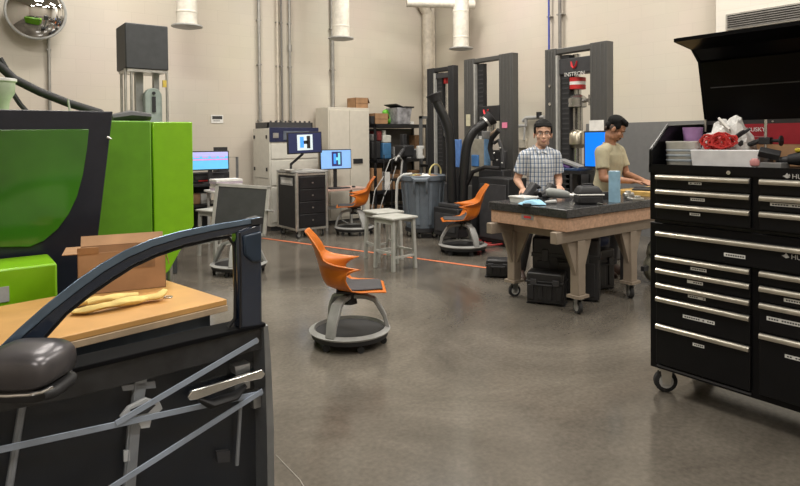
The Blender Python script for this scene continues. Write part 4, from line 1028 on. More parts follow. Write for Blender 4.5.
# ================================================================== fume arms, black floor box, controller
X5, Y5 = 5.95, 6.75
fb = thing('extraction_unit', 'black wheeled extraction box on the floor behind the orange chair', 'machine', (X5+.25, Y5+.1, 0))
A, B = G(437, 241), G(466, 241)
x0, y0_ = A.x+.02, A.y-.45
MB().box(x0, x0+.5, y0_, y0_+.55, .09, PP(440, 207, A, fw).z).build('body', BLACKM, fb, bev=.015)
zt_ = PP(440, 207, A, fw).z
MB().box(x0-.012, x0-.0005, y0_+.06, y0_+.5, .16, zt_-.08).build('side_grille', CHAR, fb, bev=.004)
MB().box(x0+.05, x0+.45, y0_+.05, y0_+.5, zt_, zt_+.06).build('lid', CHAR, fb, bev=.012)
for x in (x0+.07, x0+.43):
    for y in (y0_+.07, y0_+.48): caster(fb, x-fb.location.x, y-fb.location.y, .09, .038, plate=False)
W_ = lambda u, v, dx=0: PP(u, v, V((x0+.3+dx, y0_+.25, 0)), fw)
hose = mat('black ribbed hose', (.011, .011, .012), .35)
def smooth(pts, n=6):
    out = []
    P_ = [pts[0]]+pts+[pts[-1]]
    for i in range(1, len(P_)-2):
        for k in range(n):
            t = k/n; a, b, c, d = P_[i-1], P_[i], P_[i+1], P_[i+2]
            out.append(.5*((2*b)+(c-a)*t+(2*a-5*b+4*c-d)*t*t+(3*b-a-3*c+d)*t**3))
    out.append(pts[-1]); return out
h1_ = thing('fume_hose', 'thick black fume hose curving up before the slim black test frame', 'hose', W_(450, 206))
pa = smooth([W_(452, 202), W_(451, 170), W_(450, 140), W_(446, 122), W_(438, 105), W_(436, 100)])
MB().tube(pa, [.073]*(len(pa)), 14).build('hose', hose, h1_)
d_ = (pa[-1]-pa[-2]).normalized()
e = pa[-1]
MB().tube([e-d_*.02, e+d_*.03, e+d_*.09, e+d_*.1], [.09, .1, .125, .118], 18).build('hood', BLACKM, h1_)
h2_ = thing('fume_hose', 'thick black fume hose bending right toward the middle test frame', 'hose', W_(463, 206))
pa = smooth([W_(463, 202), W_(464, 170), W_(467, 145), W_(474, 131), W_(482, 125), W_(487, 121)])
MB().tube(pa, [.073]*(len(pa)), 14).build('hose', hose, h2_)
e = pa[-1]; d_ = (pa[-1]-pa[-2]).normalized()
MB().tube([e-d_*.02, e+d_*.03, e+d_*.09, e+d_*.1], [.09, .1, .12, .11], 18).build('hood', BLACKM, h2_)
MB().tube([e-d_*.03, e-d_*.0], [.094, .094], 16).build('clamp_ring', STEEL, h2_)
# blue striped label boards and controller behind hoses
def pan(u0, u1, vt, vb, X, name, m, label, cat, dz=.05, foot=True):
    y0, y1 = YX(u1, X), YX(u0, X); z0, z1 = PX(u0, vb, X).z, PX(u0, vt, X).z
    t = thing(name, label, cat, (X, (y0+y1)/2, 0))
    MB().box(X, X+dz, y0, y1, z0, z1).build('panel', m, t, bev=.006)
    if foot: MB().box(X+.01, X+dz-.01, y0+.01, y1-.01, 0, z0).build('support', BLACK, t)
    return t
pan(454, 459.5, 139.5, 167, 7.0, 'blue_board', mat('blue enamel panel', (.10, .22, .55), .45), 'slim blue board between the two thick black hoses', 'board')
cg = pan(470.5, 485, 139, 176, 6.93, 'control_box', mat('beige grey control box', (.30, .28, .23), .5), 'beige grey control box below the crosshead of the middle frame', 'control box', .14)
p0 = PX(473, 160, 6.95); p1 = PX(480, 155, 6.95)
MB().box(6.91, 6.93, p1.y, p0.y, p0.z-.1, p1.z).build('blue_cover', BLUEB, cg, bev=.006)
MB().cyl((7.0, YX(478, 6.95), PX(478, 139, 6.95).z), (7.0, YX(478, 6.95), PX(478, 136, 6.95).z), .03, seg=10).build('cap', GREYP, cg)
pan(483.5, 488, 139, 168, 6.85, 'blue_column', mat('light blue column', (.16, .33, .58), .4), 'light blue upright column beside the control box', 'column')
rg = thing('gripping_fixture', 'black clamp fixture with tangled arms on the middle test frame', 'fixture', (6.8, YX(493, 6.8), 0))
F = lambda u, v, x=6.8: PX(u, v, x)
MB().box(6.75, 6.95, YX(505, 6.8), YX(480, 6.8), .3, F(490, 169).z).build('base', BLACKM, rg, bev=.02)
MB().box(6.8, 6.9, YX(504, 6.8), YX(491, 6.8), F(490, 172).z, F(490, 150).z).build('body', BLACKM, rg, bev=.03)
MB().tube([F(493, 160), F(490, 148), F(492, 138), F(499, 130)], .04, 8).build('arm', BLACKM, rg)
MB().tube([F(488, 138), F(492, 134), F(496, 131)], .035, 8).build('arm', mat('tan arm', (.4, .3, .22), .5), rg)
MB().tube([F(503, 168), F(502, 150), F(499, 140), F(494, 143)], .03, 8).build('arm', CHAR, rg)
MB().box(6.74, 6.8, YX(491, 6.8), YX(484, 6.8), F(490, 139).z, F(490, 131).z).build('grey_block', MIDG, rg, bev=.01)
for u, v in ((494, 153), (500, 148), (497, 160), (502, 163)): p = F(u, v, 6.74); MB().ball(p, .016, seg=8, rings=5).build('bolt_head', STEEL, rg)
# dark controller console before it
cc = thing('floor_console', 'dark console cabinet between the hoses and the standing man', 'cabinet', (6.35, YX(492, 6.3), 0))
MB().box(6.3, 6.7, YX(508, 6.3), YX(478, 6.3), .05, PX(490, 178, 6.3).z).build('body', BLACKM, cc, bev=.012)
MB().box(6.28, 6.3, YX(506, 6.3), YX(480, 6.3), .1, PX(490, 184, 6.3).z).build('door', CHAR, cc, bev=.004)
MB().box(6.32, 6.68, YX(507, 6.3), YX(479, 6.3), 0, .05).build('plinth', BLACK, cc)
p = PX(500, 172, 6.3)
mb = MB(); mb.tube([p+V((0, .7, -.25)), p+V((0, .55, -.02)), p+V((0, .3, .06)), p+V((0, 0, .05))], .03, 8); mb.build('bent_rail', BLACK, cc)
# small wall hardware between the frames: beige box and pipe manifold
mf = thing('air_manifold', 'grey pipe manifold with a black valve on the wall between the tall frames', 'pipework', (WR-.05, YX(530, WR-.05), 1.5))
F = lambda u, v: PX(u, v, WR-.08)
MB().tube([F(523, 121), F(526, 118), F(536, 117.5), F(544, 117)], .035, 8).build('pipe', GREYP, mf)
MB().tube([F(519, 126), F(526, 125.5), F(526, 118)], .03, 8).build('pipe', GREYP, mf)
MB().cyl(F(539, 118), F(539, 112), .05, seg=10).build('valve', BLACKM, mf)
MB().tube([F(525, 126), F(524, 140)], .02, 6).build('drop_pipe', GREYP, mf)
y_a, y_b = YX(528, WR), YX(519, WR)
one(MB().box(WR-.07, WR-.001, y_a, y_b, PX(523, 148, WR).z, PX(523, 139, WR).z), 'socket_box', mat('beige box', (.5, .46, .38), .5), 'beige electrical box on the wall left of the standing man', 'box', bev=.006)
# heap of red cord on the floor
rc = MB()
c0 = G(497, 243)
for k in range(5):
    r_ = .1+.05*k
    rc.tube([c0+V((r_*1.8*cos(t)+.08*sin(k*2.), r_*.9*sin(t)+.05*cos(k), .014+.008*k+.006*sin(5*t+k))) for t in [2*pi*i/22 for i in range(22)]], .01, 6, True)
one(rc, 'air_line', mat('red air line', (.45, .03, .03), .5), 'coiled red air line on the floor left of the granite topped table', 'hose')
# ================================================================== granite topped inspection table
gx0, gx1, gy0, gy1 = 4.14, 5.62, 3.15, 4.06
gt = thing('granite_table', 'black granite topped table on a tan wood box and wheeled stand', 'table', ((gx0+gx1)/2, (gy0+gy1)/2, 0))
gran = mat('black granite', (.035, .035, .037), .22, var=.35, scale=60); osb = mat('tan particle board', (.48, .30, .20), .75, var=.12, scale=40); putty = mat('putty painted steel', (.27, .22, .17), .5, var=.05)
MB().box(gx0, gx1, gy0, gy1, .868, .945).build('granite_slab', gran, gt, bev=.008)
bd = MB().box(gx0+.015, gx1-.02, gy0+.015, gy1-.02, .752, .867).build('wood_box', osb, gt, bev=.004)
MB().box(gx0+.012, gx0+.0148, 3.52, 3.66, .818, .862).build('name_plate', mat('silver plate', (.4, .4, .42), .3, .5), bd)
pl_ = bd.children[0]
MB().box(gx0+.010, gx0+.012, 3.55, 3.63, .83, .85).build('red_mark', em_r, bd)
MB().box(gx0-.06, gx1, gy0+.06, gy0+.13, .648, .75).build('rail', putty, gt, bev=.006)
MB().box(gx0-.06, gx1, gy1-.1, gy1-.03, .648, .75).build('rail', putty, gt, bev=.006)
MB().box(gx0+.24, gx0+.31, gy0+.13, gy1-.1, .648, .747).build('cross_beam', putty, gt, bev=.006)
MB().box(gx1-.42, gx1-.35, gy0+.13, gy1-.1, .648, .747).build('cross_beam', putty, gt, bev=.006)
for lx, fl_ in ((gx0+.28, 0), (gx1-.385, 0)):
    for ly, s_ in ((gy0+.10, 1), (gy1-.07, -1)):
        lg = MB().box(lx-.05, lx+.05, ly-.045, ly+.045, .17, .648).build('leg', putty, gt, bev=.005)
        for sx in (-1, 1): MB().prism([(lx+sx*.05, ly-.02, .34), (lx+sx*.05, ly-.02, .647), (lx+sx*.17, ly-.02, .647)], (0, .03, 0)).build('gusset', putty, lg)
        MB().prism([(lx-.015, ly+s_*.045, .34), (lx-.015, ly+s_*.045, .647), (lx-.015, ly+s_*.19, .647)], (.03, 0, 0)).build('gusset', putty, lg)
        MB().box(lx-.075, lx+.075, ly-.065, ly+.065, .145, .17).build('foot_plate', putty, lg)
        caster(gt, lx-gt.location.x, ly-gt.location.y, .145, .06, .035, a=random.uniform(-.5, 1.2))
ZG = .945
def on_slab(u, v, z=ZG): return G(u, v, z)
# black lunch bag
p = on_slab(590, 204)
lb = thing('soft_bag', 'black soft bag with a white piped edge on the granite top', 'bag', (p.x, p.y+.02, ZG), radians(-33))
bagm = mat('black nylon', (.016, .016, .018), .6, bump=.2); w, d, h = .115, .08, .085
MB().box(-w, w, -d, d, .001, h).build('body', bagm, lb, world=False, bev=.02)
MB().tube([(x*w*1.0, y*d*1.0, h+.004) for x, y in ((-1, -1), (1, -1), (1, 1), (-1, 1))], .007, 6, True).build('piping', WHITE, lb, world=False)
MB().loft([[V((x*w*s, y*d*s+dy, z)) for x, y in ((-1, -1), (1, -1), (1, 1), (-1, 1))] for s, dy, z in ((.97, 0, h+.004), (.95, 0, h+.03), (.72, .01, h+.075), (.4, .015, h+.082))]).build('lid', bagm, lb, world=False, bev=.012)
MB().tube([(-.07, .0, h+.07), (-.05, -.02, h+.10), (.03, -.02, h+.10), (.06, 0, h+.07)], .009, 8, flat=(1, .5)).build('handle', bagm, lb, world=False)
# blue roll
p = on_slab(614.5, 202); s_ = (p-EYE).dot(fw)/600; hh = 31*s_
br = thing('foam_roll', 'upright pale blue roll standing on the granite top', 'roll', p)
rm = mat('pale blue foam', (.25, .42, .55), .85, bump=.15)
MB().lathe([(5.6*s_, 0.001), (5.6*s_, hh)], (0, 0, 0), 28).build('roll', rm, br, world=False)
MB().lathe([(5.0*s_, hh+.0005), (.012, hh+.001)], (0, 0, 0), 28, cap=False).build('roll_end', mat('light foam end', (.5, .62, .7), .85), br, world=False)
# white open tray
p0, p1 = on_slab(509, 202), on_slab(525, 204)
wt = thing('parts_tray', 'white plastic tray at the far left corner of the granite top', 'tray', (p0+p1)/2, atan2((p1-p0).y, (p1-p0).x))
w = (p1-p0).length/2
mb = MB(); mb.loft([[V((x*w*s, .08+y*.09*s, z)) for x, y in ((-1, -1), (1, -1), (1, 1), (-1, 1))] for s, z in ((.85, .001), (.93, .045), (1, .05), (1, .06), (.92, .06), (.8, .01))])
mb.build('tray', WHITE, wt, world=False)
# blue shop towel
p = on_slab(532, 205)
mb = MB()
rnd = random.Random(3)
hts = [[.012+.045*rnd.random() for _ in range(9)] for _ in range(7)]
mb.grid(6, 8, lambda u, v: ((u-.5)*.2*(1+.2*hts[int(u*6)][int(v*8)]/.04), (v-.5)*.13, (hts[int(u*6)][int(v*8)] if 0 < u < 1 and 0 < v < 1 else .004)))
one(mb, 'shop_towel', mat('light blue paper towel', (.30, .55, .72), .9), 'crumpled light blue towel near the front edge of the granite top', 'towel', loc=(p.x, p.y, ZG+.001), rz=-.5, sub=1, solid=.003)
# power drill lying
p = on_slab(563, 200)
dl = thing('heat_gun', 'grey barrel heat gun lying on the granite top, nozzle to the right', 'tool', (p.x, p.y, ZG), radians(-42))
gd = mat('grey tool body', (.24, .25, .24), .45)
MB().tube([(-.16, 0, .075), (-.13, 0, .075), (-.02, 0, .06), (.04, 0, .05), (.06, 0, .046)], [.03, .046, .046, .036, .026], 16).build('barrel', gd, dl, world=False)
MB().tube([(.05, 0, .047), (.15, 0, .03), (.16, 0, .03)], [.022, .02, .024], 14).build('nozzle', ALU, dl, world=False)
MB().tube([(-.1, 0, .06), (-.14, .05, .03), (-.17, .10, .022)], [.028, .024, .022], 10).build('grip', BLACKM, dl, world=False)
# assorted black tools near the standing man
p = on_slab(532, 199)
tl = thing('cordless_tool', 'dark cordless tool tilted on the table before the standing man', 'tool', (p.x, p.y+.08, ZG), radians(-20))
MB().box(-.03, .03, -.05, .05, .0, .17, at((0, 0, .012), 0, 0, .65)).build('body', CHAR, tl, world=False, bev=.012)
MB().box(-.05, .05, -.045, .045, .001, .05).build('battery', BLACKM, tl, world=False, bev=.01)
MB().tube([(.09, 0, .13), (.14, 0, .11), (.17, 0, .1)], [.024, .022, .01], 10).build('chuck', BLACKM, tl, world=False)
for k, (u, v, nm, m_, lb_, cat) in enumerate(((549, 197, 'clamp_tool', BLACKM, 'black clamp tool near the plaid shirted man', 'tool'), (553, 197, 'bracket_part', mat('tan part', (.42, .32, .22), .6), 'tan metal bracket beside the grey heat gun', 'part'), (527, 207, 'sanding_block', BLACKM, 'small black block beside the light blue towel', 'block'), (600, 205, 'paper_scrap', PAPER, 'small white paper scrap by the foot of the black bag', 'paper'), (551, 204, 'socket_part', GREYP, 'pale metal socket right of the light blue towel', 'part'), (533, 197, 'valve_part', CHAR, 'charcoal valve part behind the light blue towel', 'part'))):
    p = on_slab(u, v); mb = MB()
    if k == 0: mb.tube([(-.14, 0, .03), (-.05, 0, .045), (.03, .01, .11), (.10, 0, .09)], [.03, .036, .042, .026], 10); mb.tube([(0, -.08, .025), (.02, 0, .06), (.03, .09, .025)], .024, 8)
    elif k == 1: mb.prism([(-.05, -.02, .001), (.05, -.02, .001), (.05, -.02, .03), (-.02, -.02, .03), (-.02, -.02, .06), (-.05, -.02, .06)], (0, .05, 0))
    elif k == 2: mb.box(-.025, .025, -.03, .03, .001, .03)
    elif k == 3: mb.prism([(-.03, -.02, .001), (.03, -.015, .001), (.02, .02, .02), (-.025, .02, .015)], (0, 0, .002))
    elif k == 4: mb.tube([(-.05, 0, .02), (.0, 0, .02), (.06, 0, .018)], [.019, .018, .012], 12)
    else: mb.tube([(-.09, 0, .03), (0, .02, .05), (.07, 0, .03)], [.028, .042, .026], 10); mb.cyl((0, .02, .03), (0, .02, .12), .02, seg=10)
    one(mb, nm, m_, lb_, cat, loc=(p.x, p.y, ZG), rz=k*.7, bev=.003)
# small vise like parts at the right end
p = on_slab(632, 199)
for k, (u, v, lb_) in enumerate(((628, 200, 'small steel vise part just right of the pale blue roll'), (637, 200.5, 'flat steel parts near the chest end of the granite top'), (604, 199, 'dark block behind the pale blue roll'))):
    p = on_slab(u, v); mb = MB()
    if k == 0: mb.box(-.03, .03, -.03, .03, .001, .03); mb.cyl((-.05, 0, .05), (.06, 0, .05), .022, seg=12); mb.box(-.02, .02, -.02, .02, .03, .09)
    elif k == 1: mb.box(-.08, .06, -.03, .03, .001, .025); mb.box(-.02, .03, -.02, .02, .025, .045)
    else: mb.box(-.06, .05, -.03, .03, .001, .07)
    one(mb, 'steel_part' if k < 2 else 'dark_block', STEEL if k < 2 else BLACKM, lb_, 'part', loc=(p.x, p.y, ZG), rz=-.3, bev=.004)
# rolled paper / plan by his left hand
p0 = on_slab(558, 196)
one(MB().tube([(0, 0, .024), (.0, .0, .024), (.20, 0, .02)], [.03, .036, .03], 14), 'grey_tube', GREYP, 'short grey tube lying behind the heat gun', 'tube', loc=(5.15, 3.95, ZG), rz=2.6)

# ================================================================== black cases under the table
casem = mat('black moulded case', (.017, .017, .019), .4)
def case(x, y, w, d, h, rz, label, ribs=4, z=0., name='hard_case', logo=False):
    t = thing(name, label, 'case', (x, y, z), rz, 'black hard cases by the granite table')
    MB().box(-w/2, w/2, -d/2, d/2, .012, h*.97).build('shell', casem, t, world=False, bev=.02)
    MB().box(-w/2-.008, w/2+.008, -d/2-.008, d/2+.008, h*.66, h*.72).build('seam_band', casem, t, world=False, bev=.004)
    for k in range(ribs):
        xx = -w/2+w*(k+.5)/ribs
        MB().box(xx-w/ribs*.3, xx+w/ribs*.3, -d/2-.012, -d/2+.01, .05, h*.6).build('front_rib', casem, t, world=False, bev=.006)
    for s_ in (-.3, .3): MB().box(w*s_-.03, w*s_+.03, -d/2-.02, -d/2, h*.6, h*.78).build('latch', CHAR, t, world=False, bev=.004)
    mb = MB(); mb.tube([(-.07, -d/2, h*.64), (-.07, -d/2-.035, h*.63), (.07, -d/2-.035, h*.63), (.07, -d/2, h*.64)], .011, 6); mb.build('handle', BLACKM, t, world=False)
    for s_ in (-1, 1): MB().box(w/2*s_*.8-.04, w/2*s_*.8+.04, -d/2+.02, d/2-.02, 0, .014).build('foot', RUBBER, t, world=False)
    if logo: MB().box(-.02, .10, -d/2-.0012, -d/2+.002, h*.86, h*.89).build('lettering_plate', MIDG, t, world=False)
    return t
case(4.48, 3.64, .34, .2, .31, radians(-62), 'small black hard case standing in front of the larger black case')
case(4.80, 3.66, .62, .26, .61, radians(-58), 'large black hard case under the table behind a small one', 3, logo=True)
case(4.93, 4.68, .27, .2, .21, radians(-50), 'flat black case on the floor at the far left table leg', 3)
case(5.28, 3.72, .36, .3, .43, radians(-10), 'upright black trunk deeper under the granite table', 3)
one(MB().loft([[V((x*.16*s, y*.12*s, z)) for x, y in ((-1, -1), (1, -1), (1, 1), (-1, 1))] for s, z in ((.8, .001), (1, .04), (.95, .09), (.5, .125))]), 'blue_bag', mat('dark blue nylon', (.015, .03, .10), .7), 'dark blue bag on top of the upright black trunk under the table', 'bag', loc=(5.28, 3.72, .432), bev=.02)
one(MB().box(-.18, .18, -.14, .14, .001, .26), 'cardboard_box', CARDD, 'brown cardboard box on the floor beyond the granite table', 'box', loc=(5.9, 4.35, 0), rz=-.4, bev=.004)
yb_ = MB(); yb_.ball((0, 0, .16), .13, .12, .16, 14, 8); yb_.ball((.05, .04, .3), .1, .08, .12, 10, 6); yb_.ball((-.04, .0, .36), .06, .06, .1, 10, 6)
one(yb_, 'clear_bag', mat('hazy bag with yellow', (.30, .29, .22), .4, var=.6, scale=9), 'hazy plastic bag of yellow and grey scraps right of the table leg', 'bag', loc=(5.98, 3.42, .0))

# ================================================================== second wood bench with laptop
wx0, wx1, wy0, wy1 = 5.72, 7.0, 3.12, 3.75
ZW = .985
wb = thing('wood_bench', 'bench with a golden wood top under the laptop, behind the granite table', 'workbench', ((wx0+wx1)/2, (wy0+wy1)/2, 0))
MB().box(wx0, wx1, wy0, wy1, ZW-.05, ZW).build('tabletop', mat('yellow wood', (.52, .33, .10), .5, var=.15), wb, bev=.004)
for x in (wx0+.05, wx1-.1):
    for y in (wy0+.05, wy1-.1): MB().box(x, x+.05, y, y+.05, 0, ZW-.05).build('leg', CHAR, wb)
MB().box(wx0+.05, wx1-.05, wy0+.3, wy0+.34, .15, .2).build('stretcher', CHAR, wb)
lp = thing('laptop', 'black laptop open in front of the man in the olive shirt', 'laptop', (5.97, 3.52, ZW), radians(205))
# local: screen hinge towards -Y of the man, i.e. the laptop faces him
MB().box(-.17, .17, -.12, .12, .001, .018).build('keyboard_base', BLACKM, lp, world=False, bev=.004)
MB().box(-.15, .15, -.10, .02, .018, .0195).build('keys', CHAR, lp, world=False)
sc = MB().box(-.17, .17, 0, .008, 0, .22, at((0, .115, .016), 0, radians(-22))).build('display_lid', BLACKM, lp, world=False, bev=.003)
MB().box(-.158, .158, -.001, 0, .012, .208, at((0, .115, .016), 0, radians(-22))).build('screen', em('laptop screen', (.25, .3, .4), .6), sc, world=False)

# ================================================================== black tool chest
CX, CX2, CY0, CY1 = 3.40, 4.02, .64, 1.985
bk = mat('gloss black enamel', (.005, .005, .006), .3, spec=.22); lidm = mat('lid black enamel', (.004, .004, .005), .3, spec=.12); drm = mat('black drawer front', (.006, .006, .007), .35, spec=.25)
tch = thing('tool_chest', 'large black rolling tool chest with silver drawer pulls and open lid', 'tool chest', ((CX+CX2)/2, (CY0+CY1)/2, 0))
MB().box(CX+.012, CX2, CY0, CY1, .15, 1.035).build('lower_cabinet', bk, tch, bev=.006)
mb = MB()
mb.box(CX+.012, CX2, CY0, CY1, 1.05, 1.37)
mb.build('upper_body', bk, tch, bev=.004)
MB().box(CX+.03, CX2-.02, CY0+.02, CY1-.02, 1.034, 1.051).build('joint', BLACKM, tch)
MB().box(CX, CX+.012, CY0, CY1, 1.335, 1.385).build('front_rim', bk, tch)
for y in (CY1-.02, CY0):
    MB().prism([(CX, y, 1.37), (CX, y, 1.47), (CX+.2, y, 1.62), (CX2, y, 1.635), (CX2, y, 1.37)], (0, .02, 0)).build('side_wall', bk, tch, bev=.004)
    MB().tube([(CX+.004, y+.01, 1.474), (CX+.2, y+.01, 1.625)], .007, 6).build('side_edge', mat('worn edge', (.18, .18, .18), .35, .5), tch)
MB().box(CX2-.02, CX2, CY0, CY1, 1.37, 1.63).build('back_wall', bk, tch)
# lid
ly = CY1-.06
lid = MB().prism([(CX2-.02, CY0, 1.63), (CX2-.02, ly, 1.63), (CX2-.11, ly-.0, 2.03), (CX2-.11, CY0, 2.03)], (.02, 0, 0)).build('lid', lidm, tch, bev=.004)
MB().prism([(CX2-.09, ly, 2.025), (CX2-.09, CY0, 2.025), (CX2-.2, CY0, 2.105), (CX2-.2, ly, 2.105)], (0, 0, .02)).build('lid_slope', lidm, lid)
MB().prism([(CX2-.19, ly+.0, 2.10), (CX2-.19, CY0, 2.10), (CX2-.41, CY0, 2.135), (CX2-.41, ly+.0, 2.135)], (0, 0, .022)).build('lid_flange', lidm, lid)
MB().prism([(CX2-.02, ly, 1.64), (CX2-.11, ly, 2.03), (CX2-.2, ly, 2.105), (CX2-.41, ly, 2.135), (CX2-.41, ly, 2.156), (CX2-.1, ly, 2.13), (CX2-.0, ly, 1.64)], (0, .016, 0)).build('lid_side', lidm, lid)
MB().box(CX2-.078, CX2-.06, CY0, ly-.05, 1.86, 1.866).build('lid_crease', CHAR, lid)
MB().box(CX2-.035, CX2-.02, CY0, ly, 1.625, 1.65).build('hinge_strip', CHAR, lid)
for y in (ly-.15, ly-.4, ly-.62): MB().cyl((CX2-.04, y, 1.637), (CX2-.034, y, 1.637), .006, seg=8).build('rivet', STEEL, lid)
MB().tube([(CX2-.05, ly-.005, 1.66), (CX2-.05, ly-.005, 1.58)], .008, 8).build('lid_stay', STEEL, lid)
# drawers
pull = mat('satin silver pull', (.62, .58, .50), .3, .85)
stk = mat('label paper', (.68, .68, .66), .7)
def drawer(y0, y1, z0, z1, lab=None):
    d = MB().box(CX-.008, CX+.012, y0, y1, z0, z1-.003).build('drawer', drm, tch, bev=.003)
    mb = MB(); zc = z1-.02
    mb.prism([(CX-.009, y0+.003, zc+.014), (CX-.02, y0+.003, zc+.010), (CX-.026, y0+.003, zc-.004), (CX-.022, y0+.003, zc-.013), (CX-.009, y0+.003, zc-.012)], (0, y1-y0-.006, 0))
    mb.build('pull', pull, d, sharp=1.0)
    if lab:
        yc, w, h, dz = lab
        sb = MB(); zc = z1-.034-dz
        sb.box(CX-.0095, CX-.008, yc-w/2, yc+w/2, zc-h, zc); sb.k = 1
        n = max(2, int(w/.013)); rr = random.Random(int(yc*1000+z0*777))
        for k in range(n):
            ya = yc-w/2+.006+(w-.012)*k/n
            if rr.random() < .85: sb.box(CX-.0098, CX-.0095, ya, ya+(w-.012)/n*.7, zc-h*.72, zc-h*.3)
        sb.build('label_sticker', [stk, PRINT], d, smooth=False)
    return d
def lock(y, z):
    l = MB(); l.cyl((CX-.014, y, z), (CX, y, z), .011, seg=16); l.build('lock', CHROME, tch)
YL0, YL1, YR0, YR1 = 1.405, 1.935, .68, 1.362
rows = [(1.247, 1.33, (1.70, .075, .014, .006)), (1.163, 1.244, (1.685, .08, .016, .01)), (1.06, 1.16, (1.70, .06, .014, .012))]
for z0, z1, lab in rows: drawer(YL0, YL1, z0, z1, lab)
for (z0, z1, lab) in ((1.247, 1.33, (1.10, .12, .016, .012)), (1.163, 1.244, (1.20, .22, .017, .004)), (1.06, 1.16, (1.10, .13, .016, .022))): drawer(YR0, YR1, z0, z1, lab)
drawer(YR0, YL1, .855, .992, (1.485, .11, .02, .045))
rows = [(.773, .848, (1.68, .09, .017, .01)), (.685, .77, (1.70, .09, .017, .01)), (.602, .682, (1.69, .10, .016, .006)), (.438, .599, (1.68, .18, .019, .045)), (.19, .435, (1.68, .065, .017, .03))]
for z0, z1, lab in rows: drawer(YL0, YL1, z0, z1, lab)
for (z0, z1, lab) in ((.773, .848, None), (.685, .77, (1.18, .13, .018, .012)), (.525, .682, (1.24, .17, .021, .035)), (.19, .522, (1.17, .14, .018, .05))): drawer(YR0, YR1, z0, z1, lab)
drawer_edge = MB().box(CX-.002, CX+.012, YL0, YL1, .168, .178).build('sill_strip', CHAR, tch)
lock(1.515, 1.352); lock(1.515, .972)
logo_m = mat('silver logo', (.6, .6, .6), .35, .3)
for yl, zl in ((1.255, 1.345), (1.255, .945)):
    mb = MB(); s_ = .03        # dog emblem: two ears, a muzzle
    mb.prism([(CX-.0015, yl+.0, zl), (CX-.0015, yl-.012, zl+.004), (CX-.0015, yl-.02, zl+.016), (CX-.0015, yl-.027, zl+.004), (CX-.0015, yl-.034, zl-.006), (CX-.0015, yl-.02, zl-.012)], (.003, 0, 0))
    mb.prism([(CX-.0015, yl-.022, zl+.0), (CX-.0015, yl-.03, zl+.012), (CX-.0015, yl-.036, zl+.0)], (.002, 0, 0))
    mb.build('emblem', logo_m, tch, smooth=False) if zl > 1.2 else None
    if zl > 1.2: text('HUSKY', 'lettering', logo_m, tch, FACE_MX((CX-.0015, yl-.042, zl-.012)), .034)
mb = MB(); yl, zl = 1.255, .94
mb.prism([(CX-.0105, yl+.0, zl), (CX-.0105, yl-.012, zl+.004), (CX-.0105, yl-.02, zl+.016), (CX-.0105, yl-.027, zl+.004), (CX-.0105, yl-.034, zl-.006), (CX-.0105, yl-.02, zl-.012)], (.003, 0, 0))
mb.build('emblem', logo_m, tch, smooth=False)
text('HUSKY', 'lettering', logo_m, tch, FACE_MX((CX-.0095, yl-.042, zl-.012)), .034)
for x in (CX+.07, CX2-.08):
    for y in (CY0+.1, CY1-.065): caster(tch, x-tch.location.x, y-tch.location.y, .15, .068, .035, a=2.4, metal=ALU)
# ---- things in the open top tray
ZT = 1.372
tubm = mat('white tub', (.62, .62, .58), .5)
wt_ = thing('label_tub', 'round white tub with printed lines in the chest tray, at its end wall', 'tub', (3.56, 1.855, ZT))
MB().lathe([(.085, .001), (.092, .01), (.095, .135), (.098, .14), (.098, .15), (.088, .15), (.085, .14)], (0, 0, 0), 28).build('tub', tubm, wt_, world=False)
for z in (.03, .06, .09): MB().lathe([(.0955, z), (.0965, z+.003), (.0965, z+.01), (.0955, z+.013)], (0, 0, 0), 28, cap=False).build('printed_line', mat('blue grey print', (.35, .4, .45), .6), wt_, world=False)
pc = thing('purple_cup', 'purple plastic cup behind the round white tub', 'cup', (3.735, 1.885, ZT+.0))
MB().lathe([(.04, .001), (.06, .235), (.054, .235), (.036, .01)], (0, 0, 0), 20).build('cup', mat('purple cup', (.36, .2, .42), .5), pc, world=False)
# white long box
A, B = V((3.47, 1.755, ZT)), V((3.50, 1.42, ZT))
whb = thing('long_white_box', 'long white paper box lying open at the front of the chest tray', 'box', A)
d = (B-A).normalized(); nn = V((-d.y, d.x, 0)); nn = nn if nn.x > 0 else -nn
mb = MB(); mb.loft([[A, B, B+nn*.13, A+nn*.13], [A-d*.012+V((0, 0, .10)), B+d*.015+V((0, 0, .10)), B+d*.015+nn*.14+V((0, 0, .10)), A-d*.012+nn*.14+V((0, 0, .10))]])
mb.build('box', mat('white satin paper', (.70, .70, .72), .45, bump=.1), whb, bev=.004)
MB().prism([B+d*.008+V((0, 0, .004)), B+d*.018+V((0, 0, .098)), B+d*.018+nn*.138+V((0, 0, .098)), B+d*.008+nn*.13+V((0, 0, .004))], d*.003).build('end_flap', mat('grey end flap', (.3, .31, .33), .5), whb)
# red netted bundle
rb = thing('red_cord_bundle', 'bundle of bright red cord lying on the long white box', 'cord', (3.56, 1.66, ZT+.10))
rr = random.Random(5); mb = MB()
for k in range(16):
    c = V((rr.uniform(-.03, .03), rr.uniform(-.055, .055), .03+rr.uniform(0, .025))); a = rr.uniform(0, pi); ra, rb_ = rr.uniform(.04, .07), rr.uniform(.02, .035); tl_ = rr.uniform(-.7, .7)
    mb.tube([c+V((ra*cos(t)*sin(a)*.7, ra*cos(t)*cos(a), rb_*sin(t)+.01*sin(2*t+k))) for t in [2*pi*i/14 for i in range(14)]], .0065, 5, True)
mb.build('cords', mat('bright red cord', (.50, .03, .028), .45), rb, world=False)
